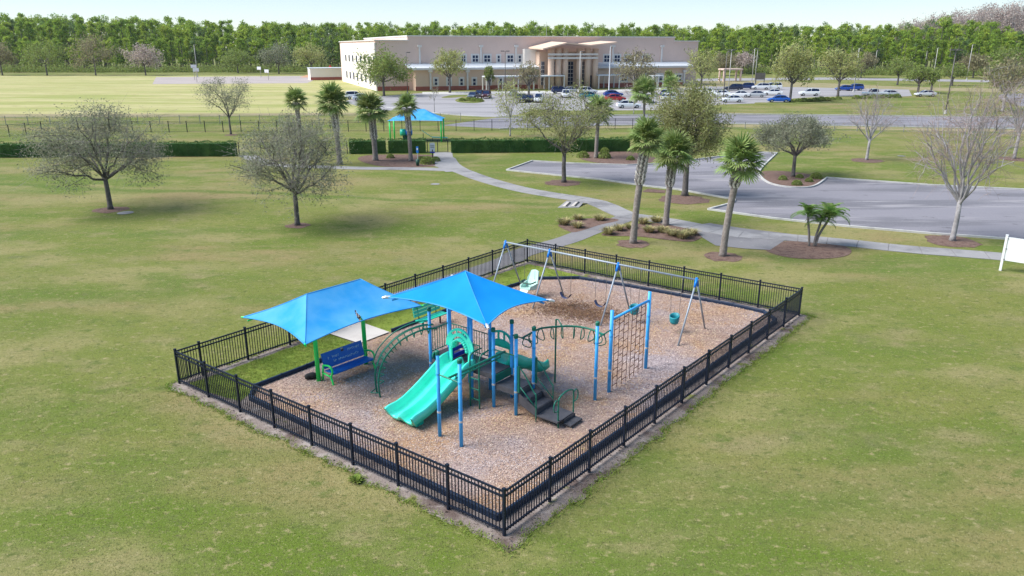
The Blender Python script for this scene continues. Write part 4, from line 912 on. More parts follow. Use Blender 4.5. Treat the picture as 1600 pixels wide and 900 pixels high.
for (dx, lean, h, sc_, n) in ((-0.22,-0.28,1.75,0.85,22),(0.05,0.22,1.35,0.80,18),(0.12,0.62,1.62,1.05,30)):
    P_ = smooth_path([(dx,0,0),(dx+lean*0.3,0.02,h*0.45),(dx+lean,0,h)], 5); MB().tube(P_, [0.07-0.0*i for i in range(len(P_))], 8).build('trunk', M['palmtrunk'], pd, True)
    for k in range(n):
        o = link('frond', FEATHERS[k % 3], pd, (P_[-1].x, P_[-1].y, h)); o.rotation_euler = (rnd.uniform(-.2,.2), -rnd.uniform(-0.05,1.2), k*2.4); o.scale = (sc_*0.82,)*3
# ------------------------------------------------------------------ ornamental grass clumps and small shrubs
def clump_mesh(seed, r, h, n, m, up=1.0):
    g = np.random.default_rng(seed); an = g.uniform(0, 6.283, n); rd = r*0.35*np.sqrt(g.uniform(0,1,n)); B = np.stack([rd*np.cos(an), rd*np.sin(an), np.zeros(n)], 1)
    out = g.uniform(0.25, 1.0, n)*r; hh = h*g.uniform(.6,1.05,n); T = B + np.stack([np.cos(an)*out, np.sin(an)*out, hh*(1-0.35*out/r)], 1); Mi = B*0.5+T*0.5 + np.stack([0*an, 0*an, hh*0.18], 1)
    s = np.stack([-np.sin(an), np.cos(an), 0*an], 1)*0.022
    V = np.stack([B-s, B+s, Mi+s, Mi-s, Mi-s, Mi+s, T, T+s*0.2], 1).reshape(-1, 3); return npmesh('clump', V, np.arange(8*n).reshape(-1, 4), m)
CL = [clump_mesh(i, 0.62, 0.62, 200, M['tuft']) for i in range(3)]
spots = [(881,351,1.0,'at the left tip of the small mulch bed'),(903,343,.8,'at the back of the small mulch bed'),(902,356,.85,'at the front of the small mulch bed'),(937,344,.9,'at the right end of the small mulch bed'),
 (950,366,.9,'at the left tip of the palm bed'),(966,360,.85,'just left of the tall palm trunk'),(984,357,.8,'close behind the tall palm trunk'),(1005,350,.85,'at the back edge of the palm bed'),(1026,347,1.0,'left of the bed palm, beside the sidewalk'),(1014,363,.9,'between the two bed palms'),(1035,363,.85,'in front of the bed palm'),(1051,368,1.0,'right of the bed palm trunk'),(1066,372,1.1,'near the right end of the palm bed'),(1080,367,.95,'at the rightmost end of the palm bed')]
for i, (px, py, s, wh) in enumerate(spots):
    o = link('grass_clump', CL[i % 3], None, gp(px, py), i*1.3); o.scale = (s, s, s*rnd.uniform(.8,1.05)); tag(o, 'ornamental grass clump '+wh, 'grass clump', 'ornamental grass clumps in the mulch beds')
SH = [None]*2
for i in range(2):
    g = np.random.default_rng(70+i); C = g.normal(0,1,(700,3)); C /= np.linalg.norm(C,axis=1)[:,None]; C *= (0.45*g.uniform(.5,1,700)**.4)[:,None]; C[:,2] = np.abs(C[:,2])*1.1; V, F = leaf_quads(C, 0.075); SH[i] = npmesh('shrub', V, F, M['oakgreen'])
for i, (px, py, s, wh) in enumerate(((1223,281,.9,'left of the island tree'),(1249,278,.8,'just right of the island tree trunk'),(1245,289,1.0,'front of the car park island'),(1264,284,.8,'middle right of the car park island'),(1275,279,1.2,'right end of the car park island'),
  (911,246,1.5,'left end of the bed behind the car park'),(944,247,1.6,'beside the short palm'),(945,238,1.2,'behind the short palm'),(971,236,1.0,'near the hedge at the palm bed'),(985,250,1.0,'right part of the bed behind the car park'),
  (610,247,1.0,'in the mulch bed left of the rusty palm'),(668,256,1.7,'beside the white notice board'),(659,252,1.2,'behind the dog waste station'),(681,252,1.1,'at the corner of the dog park path'))):
    o = link('shrub', SH[i % 2], None, gp(px, py), i); o.scale = (s,s,s*.9); tag(o, 'small green shrub '+wh, 'shrub', 'small shrubs in the beds')
# ------------------------------------------------------------------ hedge
def hedge(label, pa, pb, h=1.45, d=1.1):
    a, b = gp(*pa), gp(*pb); L_ = (b-a).length; rz = math.atan2(b.y-a.y, b.x-a.x); t = thing('hedge', label, 'hedge', a, rz)
    MB().box((L_/2, d/2, h/2-0.05), (L_-0.15, d-0.15, h-0.15)).build('branches', M['hedge'], t)
    n = int(L_*420); g = np.random.default_rng(int(L_*10)); x_ = g.uniform(0, L_, n); wv = 0.06*np.sin(x_*2.1)+0.05*np.sin(x_*5.3+1); k = g.integers(0, 4, n)
    y_ = np.where(k < 2, g.normal(0.02,0.05,n)+wv*0.7, np.where(k == 2, g.uniform(0,d,n), g.normal(d,0.05,n))); z_ = np.where(k == 2, h+wv+g.normal(0,0.04,n), g.uniform(0.05,h,n))
    V, F = leaf_quads(np.stack([x_, y_, z_], 1), 0.085); link('foliage', npmesh('foliage', V, F, M['hedge']), t); return t
hedge('long clipped dark green hedge at the left behind the lone oak', (-60,247), (368,244.5))
hedge('clipped hedge section behind the palm row, left of the gate', (545,241), (604,240))
hedge('clipped hedge section beside the dog park gate', (606,240), (666,239.5))
hedge('clipped hedge right of the dog park gate', (704,239.5), (985,237))
# ------------------------------------------------------------------ dog park fences
def rail_fence(label, pts, h, step, m, name='rail_fence', pick=0.16):
    a = pts[0]; t = thing(name, label, 'fence', a); pk = []
    for i in range(len(pts)-1):
        p, q = pts[i]-a, pts[i+1]-a; L_ = (q-p).length; n = max(1, round(L_/step))
        for k in range(n+1):
            if k == n and i < len(pts)-2: continue
            c = p.lerp(q, k/n); MB().box((c.x,c.y,h/2), (0.075,0.075,h+0.06)).build('post', m, t)
        for z in (0.12, h*0.84, h*0.98): MB().tube([(p.x,p.y,z),(q.x,q.y,z)], 0.02, 4).build('rail', m, t)
        k = int(L_/pick)
        for j in range(k): c = p.lerp(q, (j+.5)/k); pk.append(c)
    mb = MB()
    for c in pk: mb.tube([(c.x,c.y,0.1),(c.x,c.y,h)], 0.007, 3, caps=False)
    if pk: o = mb.build('pickets', m, t); o['kind'] = 'stuff'
    return t
rail_fence('black dog park fence along the back of the mown strip', pxl([(-70,224),(66,207.5),(600,205.5),(1015,202)]), 1.5, 2.4, M['black'])
rail_fence('short black fence and gate between the left hedges', pxl([(374,242),(543,240)]), 1.35, 2.4, M['black'])
rail_fence('black fence with gate post at the dog park entrance', pxl([(668,238),(700,238)]), 1.35, 1.3, M['black'])
rail_fence('thin grey chain-link fence across the far field', pxl([(-60,196),(250,194),(560,192),(720,190)]), 1.3, 3.0, M['wire'], 'chain_link_fence', 0.9)
rail_fence('thin grey fence along the street verge at right', pxl([(1130,201),(1600,210),(1800,215)]), 1.0, 3.0, M['wire'], 'chain_link_fence', 0.9)
# dog park canopy and agility pieces
dc0 = gp(650,222); dc = thing('dog_park_canopy', 'small blue canopy on bright green posts beyond the hedge', 'canopy', dc0)
hw, dd, eh = pxm(dc0, 41), 3.4, 2.55
for x_ in (-hw+0.15, hw-0.15):
    for y_ in (0, dd): MB().tube([(x_,y_,0),(x_,y_,eh)], 0.09, 10).build('post', M['lime'], dc, True)
full = MB()
for mb in canopy_sides([(-hw-.1,-0.3,eh),(hw+.1,-0.3,eh),(hw+.1,dd+.3,eh),(-hw-.1,dd+.3,eh)], ((-0.75,dd/2,eh+1.25),(0.95,dd/2,eh+1.25)), 0.06, 12, 8, curve=0.10): full.add(mb.v, mb.f)
full.build('canopy_fabric', M['shade2'], dc, True)
ag = thing('agility_ramp', 'teal ramp standing under the dog park canopy', 'ramp', gp(672,221), 0.2)
MB().slab([(-0.9,0,1.25),(-0.9,0.7,1.25),(0.3,0.7,0.45),(0.3,0,0.45)], (0,0,0.06)).build('ramp_board', M['teal'], ag); MB().slab([(0.3,0,0.45),(0.3,0.7,0.45),(2.2,0.7,0.35),(2.2,0,0.35)], (0,0,0.06)).build('ramp_board', M['teal'], ag)
for x_ in (-0.8, 0.3, 2.0): MB().tube([(x_,0.1,0),(x_,0.1,1.0 if x_ < 0 else 0.4)], 0.04, 6).build('leg', M['dgreen'], ag)
at_ = thing('agility_tunnel', 'teal and blue tunnel left of the rusty palm, behind the hedge', 'tunnel', gp(633,219))
MB().tube([(-0.55,0,0.95),(0.1,0,0.95)], 0.42, 14).build('tunnel_end', M['teal'], at_, True); MB().tube([(0.1,0,0.95),(0.9,0,0.95)], 0.38, 14).build('tunnel_middle', M['swingblue'], at_, True); MB().box((0.2,0,0.3), (0.9,0.5,0.6)).build('tunnel_base', M['dgreen'], at_)
ds = thing('dog_waste_station', 'dog waste station with blue sign and dark green bin by the path', 'waste station', gp(653,259))
MB().tube([(0,0,0),(0,0,1.75)], 0.035, 8).build('pole', M['silver'], ds); MB().box((0,-0.05,1.55), (0.22,0.03,0.62)).build('sign_plate', M['swingblue'], ds); MB().box((0,-0.07,1.62), (0.12,0.02,0.2)).build('sign_mark', M['white'], ds); MB().tube([(0,-0.12,0.05),(0,-0.12,0.62)], [0.15,0.19], 12).build('bin', M['dgreen'], ds, True)
nb = thing('notice_board', 'white notice board on a dark post beside the gate path', 'sign', gp(676,249))
MB().box((0,0,0.5), (0.1,0.08,1.0)).build('post', M['black'], nb); MB().box((0,0,1.25), (0.52,0.05,0.85)).build('board', M['white'], nb); MB().box((0,-0.03,1.25), (0.40,0.01,0.06)).box((0,-0.03,1.42), (0.40,0.01,0.04)).build('print', M['darkpole'], nb); MB().box((0,0,0.72), (0.5,0.1,0.14)).build('shelf', M['navyp'], nb)
# culvert
cvp = gp(893,321); cu = thing('culvert_end', 'concrete culvert apron with two slotted pipe ends in the grass', 'culvert', cvp, R(8))
MB().add([(-1.2,-0.75,0.02),(0.35,-0.85,0.02),(1.15,0.55,0.22),(-0.2,0.75,0.22)], [(0,1,2,3)]).build('apron', M['concrete'], cu)
for k, x_ in enumerate((-0.62, 0.02)):
    MB().slab([(x_-0.22,-0.62,0.035),(x_+0.10,-0.66,0.035),(x_+0.62,0.22,0.165),(x_+0.32,0.26,0.165)], (0,0,0.05)).build('pipe_end', M['pad'], cu)
    MB().slab([(x_+0.02,-0.62,0.09),(x_+0.12,-0.64,0.09),(x_+0.60,0.18,0.215),(x_+0.50,0.20,0.215)], (0,0,0.012)).build('pipe_slot', M['tyre'], cu)
for i, (px, py, w_) in enumerate(((196,333,.55),(680,288,.4),(1408,244,.4))):
    c = gp(px, py); o = sheet('cover_plate', [(c.x+w_*math.cos(t*.5236)*1.0, c.y+w_*math.sin(t*.5236)) for t in range(12)], 0.03, M['concrete'], None); tag(o, ('pale round utility cover in grass beside the lone oak','utility cover in the grass below the dog park path','pale utility cover on the far green beyond the car park')[i], 'utility cover')
# white sign at the right edge
s0 = gp(1562.7,422.5); s1 = gp(1597,428); sn = thing('white_sign', 'blank white board on two white posts at the right edge', 'sign', s0, math.atan2(s1.y-s0.y, s1.x-s0.x)); dl = (s1-s0).length
dl = max(dl, 1.15)
for x_ in (0, dl+0.45): MB().box((x_,0,0.93), (0.11,0.11,1.86)).box((x_,0,1.875), (0.13,0.13,0.03)).build('post', M['white'], sn)
bd = MB().box((dl/2+0.225,0,1.17), (dl+0.30,0.04,1.22)).build('board', M['white'], sn)
for z in (0.62,1.17,1.70): MB().box((0.07,-0.03,z), (0.05,0.05,0.05)).build('bracket', M['darkpole'], bd)
# weed and debris
wd = link('weed', clump_mesh(5, 0.22, 0.16, 120, M['lush']), None, gp(557,752)); tag(wd, 'bright green weed on the lawn by the near left fence', 'weed')
# ------------------------------------------------------------------ school
SR = R(20); S0 = Vector((-33.9,200.8,0)); sch = thing('school_building', 'two-storey beige school with red brick base, white trim and columned entrance', 'building', S0, SR)
sux, suy = Vector((math.cos(SR), math.sin(SR), 0)), Vector((-math.sin(SR), math.cos(SR), 0))
def sf(px, py, yo=0.0):                              # pixel -> (local x, z) on the facade plane at depth yo
    d = ray(px, py); o = S0 + suy*yo
    # o + sux*s = (d.x, d.y)*t
    det = d.x*(-sux.y) - d.y*(-sux.x); t = (o.x*(-sux.y) - o.y*(-sux.x))/det; s = ((d.x*t-o.x)*sux.x + (d.y*t-o.y)*sux.y)
    return s, CAMH + d.z*t
XR, _ = sf(1089, 100, 4.0); XM, _ = sf(1052, 100, 4.0); HT = 12.55; HL = 5.35
X1, _ = sf(638, 100, 4.0)
MB().box((XR/2,4+33,HT/2), (XR,66,HT)).build('wall', M['stucco'], sch)
MB().box((-0.05,2+33,HT/2-0.25), (0.5,62,HT-0.5)).build('end_wall', M['cream'], sch)  # sunlit side: its brightness is painted in with a paler wall colour
MB().box(((X1+XR)/2-3,2.2,HL/2), (XR-X1-8,3.6,HL)).build('lower_wall', M['stucco2'], sch)
rf = MB().box(((X1+XM)/2,38,HT+0.55), (XM-X1,68,1.1)).build('roof', M['stucco'], sch)
MB().box(((X1+XM)/2,37.95,HT+1.2), (XM-X1+0.3,68.4,0.3)).build('parapet', M['trim'], rf); MB().box((X1/2,37,HT+0.12), (X1+0.6,66.6,0.25)).build('parapet', M['trim'], rf); MB().box(((XM+XR)/2,37,HT+0.12), (XR-XM+0.4,66.6,0.25)).build('parapet', M['trim'], rf)
MB().slab([(X1-1,3.95,HL+1.25),(XR-4,3.95,HL+1.25),(XR-4,-0.5,HL+0.25),(X1-1,-0.5,HL+0.25)], (0,0,0.2)).build('lower_roof', M['roofm'], sch)
MB().box(((X1+XR)/2-3,-0.45,HL+0.15), (XR-X1-6,0.2,0.5)).build('fascia', M['trim'], sch)
MB().box(((X1+XR)/2-3,0.35,0.55), (XR-X1-7.8,0.16,1.1)).build('brick_base', M['brick'], sch)
MB().box((X1/2,3.9,0.55), (X1-0.1,0.16,1.1)).build('brick_base', M['brick'], sch)
def window(px, py0, py1, wpx, yo, cols=2, rows=2, plane='front'):
    x0, z1 = sf(px-wpx/2, py0, yo); x1, z0 = sf(px+wpx/2, py1, yo); cx, cz, ww, hh = (x0+x1)/2, (z0+z1)/2, x1-x0, z1-z0
    fr = MB().box((cx,yo-0.06,cz), (ww+0.7,0.12,hh+0.7)).build('window', M['trim'], sch)
    for i in range(cols):
        for j in range(rows):
            MB().box((cx+(i-(cols-1)/2)*ww/cols, yo-0.14, cz+(j-(rows-1)/2)*hh/rows), (ww/cols-0.22, 0.05, hh/rows-0.22)).build('pane', M['glass'], fr)
for px, w_ in ((724,7),(742.5,9.5),(761,10),(797,9.5),(948,8.5),(964,8.5),(980,8.5),(1008,8),(700,8)): window(px, 86, 97, w_, 4.0)
for px in (779,812): window(px, 86.3, 97, 4.2, 4.0, 1, 2)
for px in (681,701.5,721,741,764,783): window(px, 122.5, 133.5, 5.2, 0.4, 1, 2)
for px in (975,1013,1030,1060): window(px, 116.5, 126.5, 8.5, 0.4)
for k in range(8):                                    # windows of the left end wall
    y_ = 5+k*7.2
    for z0, hh in ((6.6,2.2),(1.4,2.4)):
        fr = MB().box((-0.34,y_,z0+hh/2), (0.08,2.6,hh)).build('window', M['trim'], sch); MB().box((-0.40,y_,z0+hh/2), (0.05,2.2,hh-0.4)).build('pane', M['glass'], fr)
def downspout(px, py0, py1, yo):
    x_, z1 = sf(px, py0, yo); _, z0 = sf(px, py1, yo)
    o = MB().box((x_,yo-0.2,(z0+z1)/2), (0.45,0.3,z1-z0)).build('downspout', M['trim'], sch); MB().box((x_,yo-0.35,z1), (1.1,0.6,0.55)).build('conductor_head', M['trim'], o)
for px in (655,751,806,957.5,1034): downspout(px, 72, 104, 4.0)
for px in (672,730,1069): downspout(px, 111, 140 if px < 900 else 131, 0.3)
# entrance block, columns, wing roof
ex0, _ = sf(838, 100, 1.0); ex1, _ = sf(936, 100, 1.0)
MB().box(((ex0+ex1)/2-0.5,2.2,4.9), (ex1-ex0-1.5,5.6,9.8)).build('entrance_wall', M['stucco2'], sch)
xw0, _ = sf(818, 90, 3.0); xw1, _ = sf(838, 90, 3.0)
MB().box(((xw0+xw1)/2,3.2,8.2), (xw1-xw0,1.8,4.6)).build('cream_panel', M['cream'], sch)
for px, w_ in ((848,5),(866,4),(891,8),(911,3.5)):
    x0, z1 = sf(px-w_/2, 96, -0.7); x1, z0 = sf(px+w_/2, 133, -0.7); fr = MB().box(((x0+x1)/2,-0.68,(z0+z1)/2), (x1-x0,0.12,z1-z0)).build('tall_window', M['trim'], sch)
    for i in range(2):
        for j in range(6): MB().box((x0+(x1-x0)*(i+.5)/2,-0.78,z0+(z1-z0)*(j+.5)/6), ((x1-x0)/2-0.16,0.06,(z1-z0)/6-0.16)).build('pane', M['glass'], fr)
for px in (861,872,883,905,918,930):
    x_, _ = sf(px, 100, -4.0); MB().tube([(x_,-4.0,0),(x_,-4.0,10.6)], 0.85, 16).build('column', M['stucco2'], sch, True)
wa, wb, wc, wd_ = sf(843,79,-5)[0], sf(880,72,-5)[0], sf(916,76,-5)[0], sf(958,72,-5)[0]
wr = MB()
for p, q, z0, z1 in ((wa, wb, 10.3, 11.8), (wb, wc, 11.8, 11.2), (wc, wd_, 11.2, 12.0)): wr.slab([(p,-7.5,z0),(q,-7.5,z1),(q,3,z1+0.3),(p,3,z0+0.3)], (0,0,0.35))
wr.build('wing_roof', M['stucco2'], sch)
b0, b1 = sf(856.5,90,-5)[0], sf(934,90,-5)[0]
for z in (8.15, 9.1): MB().box(((b0+b1)/2,-5.0,z), (b1-b0,0.35,0.5)).build('trellis_beam', M['trim'], sch)
dr0, dr1 = sf(905,110,-0.7)[0], sf(926,110,-0.7)[0]
for k in range(3): MB().box((dr0+(dr1-dr0)*(k+.5)/3,-0.7,1.7), ((dr1-dr0)/3-0.5,0.14,3.4)).build('entrance_door', M['glass'], sch)
for (p0, p1, zt) in ((757,880,3.6),(932,966,3.6),(1017,1034,3.2)):
    x0, x1 = sf(p0,120,-5)[0], sf(p1,120,-5)[0]; cwk = MB().box(((x0+x1)/2,-4.5,zt), (x1-x0,3.6,0.3)).build('walkway_roof', M['roofm'], sch); n = max(2, round((x1-x0)/4.2))
    for k in range(n+1):
        for y_ in (-6.1,-2.9): MB().box((x0+0.2+(x1-x0-0.4)*k/n,y_,(zt-0.15)/2), (0.28,0.28,zt-0.15)).build('walkway_post', M['trim'], cwk)
an = thing('side_annex', 'low pale annex at the left end of the school', 'building', gp(520,125), R(20))
MB().box((0,4,1.9), (15,8,3.8)).build('wall', M['cream'], an); MB().box((0,4,3.95), (15.4,8.4,0.3)).build('roof', M['roofm'], an); MB().box((0,-0.05,0.5), (15.05,0.12,1.0)).build('brick_base', M['brick'], an)
# ------------------------------------------------------------------ cars
def car_mesh(kind):
    """hull, glass (side profile lofted along the length), front is +x"""
    if kind == 'sedan': L_, Wd, st = 4.6, 0.90, [(-2.3,.42,.78,.70),(-2.2,.30,.92,.84),(-1.6,.26,.98,.90),(-0.5,.25,.95,.90),(0.7,.25,.93,.90),(1.6,.27,.84,.88),(2.15,.30,.72,.80),(2.3,.42,.62,.66)]; cb = [(-1.95,.97,.60),(-1.15,1.40,.62),(-0.2,1.46,.64),(0.35,1.40,.62),(1.15,.93,.64)]
    elif kind == 'suv': L_, Wd, st = 4.7, 0.95, [(-2.35,.50,1.0,.78),(-2.25,.38,1.10,.90),(-1.5,.34,1.10,.95),(-0.4,.33,1.08,.95),(0.8,.33,1.06,.95),(1.7,.35,1.0,.93),(2.2,.38,.90,.86),(2.35,.5,.76,.72)]; cb = [(-2.24,1.09,.72),(-1.95,1.66,.66),(-0.6,1.74,.68),(0.35,1.66,.66),(1.10,1.07,.72)]
    elif kind == 'pickup': L_, Wd, st = 5.5, 0.97, [(-2.75,.55,1.02,.92),(-2.7,.45,1.06,.97),(-1.0,.42,1.06,.97),(0.6,.42,1.08,.97),(1.0,.42,1.08,.97),(2.0,.42,1.04,.95),(2.65,.45,.95,.9),(2.75,.6,.8,.78)]; cb = [(-0.75,1.06,.74),(-0.55,1.72,.68),(0.1,1.78,.70),(0.7,1.72,.68),(1.35,1.07,.74)]
    else: L_, Wd, st = 5.0, 0.98, [(-2.5,.5,1.1,.86),(-2.42,.36,1.18,.95),(-1.5,.33,1.18,.98),(0,.33,1.16,.98),(1.2,.33,1.10,.98),(1.9,.35,1.02,.95),(2.4,.38,.86,.86),(2.5,.5,.72,.7)]; cb = [(-2.42,1.17,.78),(-2.2,1.82,.72),(-0.6,1.90,.74),(0.7,1.82,.72),(1.75,1.03,.76)]
    h = MB(); n = 10; vs = []
    for (x_, z0, z1, wv) in st:
        zm = z0*0.45+z1*0.55
        for (yy, zz) in ((-wv*.86,z0),(-wv,z0+.10),(-wv,zm),(-wv*.97,z1-.08),(-wv*.84,z1),(wv*.84,z1),(wv*.97,z1-.08),(wv,zm),(wv,z0+.10),(wv*.86,z0)): vs.append((x_, yy, zz))
    fs = [(i*n+k, (i+1)*n+k, (i+1)*n+(k+1) % n, i*n+(k+1) % n) for i in range(len(st)-1) for k in range(n)] + [tuple(range(n)), tuple((len(st)-1)*n+k for k in range(n))[::-1]]
    h.add(vs, fs)
    # roof panel and pillars
    top = [c for c in cb[1:-1]]; rv = []
    for (x_, z, wv) in top: rv += [(x_,-wv,z),(x_,wv,z)]
    k = len(top); h.add([(a,b,c+.03) for a,b,c in rv] + [(a,b,c-.02) for a,b,c in rv], [(2*i,2*i+2,2*i+3,2*i+1) for i in range(k-1)] + [(2*k+2*i,2*k+2*i+1,2*k+2*i+3,2*k+2*i+2) for i in range(k-1)] + [(0,1,2*k+1,2*k),(2*k-2,4*k-2,4*k-1,2*k-1)] + [(2*i,2*k+2*i,2*k+2*i+2,2*i+2) for i in range(k-1)] + [(2*i+1,2*i+3,2*k+2*i+3,2*k+2*i+1) for i in range(k-1)])
    belt = lambda i: (cb[i][0], Wd*0.84)
    for s in (-1, 1):
        for (p, q) in (((cb[0][0]+.02, s*Wd*.84, cb[0][1]-.02),(cb[1][0], s*cb[1][2], cb[1][1])), ((cb[4][0]-.02, s*Wd*.84, cb[4][1]-.02),(cb[3][0], s*cb[3][2], cb[3][1])), ((-0.25, s*Wd*.86, cb[0][1]-.03),(-0.25, s*cb[2][2], cb[2][1]))): h.tube([p, q], 0.05, 4)
    gl = MB(); ring = []
    B = [(cb[0][0]+.03,Wd*.82,cb[0][1]-.03),(cb[4][0]-.05,Wd*.82,cb[4][1]-.03)]; T_ = [(cb[1][0]+.03,cb[1][2]-.02,cb[1][1]-.01),(cb[3][0]-.03,cb[3][2]-.02,cb[3][1]-.01)]
    v = [(B[0][0],-B[0][1],B[0][2]),(B[1][0],-B[1][1],B[1][2]),(B[1][0],B[1][1],B[1][2]),(B[0][0],B[0][1],B[0][2]),(T_[0][0],-T_[0][1],T_[0][2]),(T_[1][0],-T_[1][1],T_[1][2]),(T_[1][0],T_[1][1],T_[1][2]),(T_[0][0],T_[0][1],T_[0][2])]
    gl.add(v, [(0,1,5,4),(1,2,6,5),(2,3,7,6),(3,0,4,7),(4,5,6,7),(3,2,1,0)])
    return L_, Wd, h, gl
CK = {k: car_mesh(k) for k in ('sedan','suv','van','pickup')}
paints = {}
def paint(c):
    if c not in paints: paints[c] = mat('car_paint_%d' % len(paints), c, c, 2, 0.25, metal=0.15, spec=0.6)
    return paints[c]
WHEEL = MB().tube([(0,-0.11,0),(0,0.11,0)], 0.33, 16).mesh('tyre', M['tyre'], False); RIM = MB().tube([(0,-0.125,0),(0,0.125,0)], 0.19, 10).mesh('rim', M['rim'])
meshcache = {}
def car(label, px, py, kind, col, yaw):
    L_, Wd, h, gl = CK[kind]; t = thing('parked_car' if kind != 'pickup' else 'pickup_truck', label, {'sedan':'car','suv':'car','van':'van','pickup':'truck'}[kind], gp(px, py)+Vector((0,0,0.02)), R(yaw), 'cars parked at the school')
    if (kind, col) not in meshcache: meshcache[(kind, col)] = h.mesh('body', paint(col)); meshcache.setdefault((kind, 'g'), gl.mesh('windows', M['glass']))
    link('body', meshcache[(kind, col)], t); link('windows', meshcache[(kind, 'g')], t)
    for x_ in (-L_*0.30, L_*0.31):
        for s in (-1, 1): w_ = link('wheel', WHEEL, t, (x_, s*(Wd-0.07), 0.33)); link('rim', RIM, w_)
    for s in (-1, 1):
        MB().box((L_/2-0.10, s*Wd*0.62, 0.66 if kind == 'sedan' else 0.84), (0.14,0.32,0.13)).build('headlight', M['lampw'], t)
        MB().box((-L_/2+0.07, s*Wd*0.66, 0.80 if kind == 'sedan' else 0.96), (0.14,0.24,0.16)).build('tail_light', M['lampr'], t)
Wc, Sv, Bk, Bl, Gy = (0.72,0.73,0.74), (0.42,0.44,0.46), (0.015,0.015,0.02), (0.012,0.06,0.28), (0.10,0.12,0.15)
for a in (('grey-blue sedan parked nose-out left of the dark red car', 739,154,'sedan',Gy,-100), ('black sedan just behind the dark red car', 749,151,'sedan',Bk,-100), ('dark red hatchback parked left of the covered walkway', 760,153.5,'suv',(0.07,0.015,0.02),-95),
  ('silver-blue car half hidden by the slender yellow tree', 802,150,'sedan',(0.28,0.34,0.42),-95), ('black sport utility car right of the slender yellow tree', 816,160,'suv',Bk,-80), ('dark grey sedan tucked beside the black sport utility car', 827,159,'sedan',(0.04,0.04,0.05),-85), ('white van parked beside the dark sedan below the walkway', 842,160,'van',Wc,-95),
  ('dark blue car parked before the entrance columns', 876,146,'suv',(0.02,0.03,0.09),10), ('silver car parked by the entrance doors', 893,145,'sedan',Sv,8), ('white sport utility car right of the entrance columns', 918,147,'suv',Wc,12), ('white pickup truck in the row before the entrance', 884,152.5,'pickup',Wc,-90), ('teal car beyond the car park palms', 921,154,'sedan',(0.02,0.20,0.22),10),
  ('royal blue car left of the flagpole base', 958,151,'sedan',Bl,10), ('red car below the royal blue car', 961,158,'sedan',(0.45,0.03,0.03),15), ('white sedan parked side-on nearest the street', 982,169,'sedan',Wc,4), ('white sport utility car seen from behind beside the distant palm', 1014,160,'suv',Wc,80), ('white car left of the distant palm trunk', 999,156,'sedan',Wc,85), ('blue-grey car right of the distant palm', 1041,150,'sedan',(0.16,0.22,0.34),60), ('white sedan in front of the blue-grey car', 1046,157,'sedan',Wc,30),
  ('white car at the left end of the school by the big oak', 556,155,'suv',Wc,15), ('pale silver car beside the left-end white car', 567,157,'sedan',(0.55,0.58,0.62),15),
  ('white sedan at far left of the right-hand car park', 1104,147,'sedan',Wc,150), ('white sedan second in the front row by the lamp poles', 1126,151,'sedan',Wc,160), ('black car at the left of the back row', 1146,141.5,'suv',(0.02,0.025,0.05),170), ('dark blue sport utility car next to the black car', 1165,139.5,'suv',(0.02,0.04,0.13),168), ('white sport utility car in the middle of the back row', 1188,140,'suv',Wc,170), ('long white van at the right of the back row', 1206,140,'van',Wc,172),
  ('white sedan third in the front row', 1155,152,'sedan',Wc,165), ('silver sedan fourth in the front row', 1180,152,'sedan',Sv,165), ('white sedan at the right end of the front row', 1207,149,'sedan',Wc,166), ('bright blue sedan beside the lot tree', 1216,160,'sedan',(0.01,0.09,0.42),170), ('white hatchback nearest the grass in the right-hand lot', 1143,160,'sedan',Wc,175), ('white sport utility car alone between the two lot trees', 1264,150,'suv',Wc,170),
  ('deep blue sedan behind the second lot tree', 1319,142,'sedan',(0.012,0.06,0.30),172), ('deep blue van right of the second lot tree', 1334,141.5,'suv',(0.012,0.06,0.30),172), ('white pickup truck right of the second lot tree', 1366,151,'pickup',Wc,175), ('silver sedan beside the white pickup truck', 1387,151,'sedan',(0.5,0.52,0.56),175), ('silver-white sedan under the two small lot palms', 1445,151,'sedan',(0.6,0.6,0.62),175)):
    car(*a)
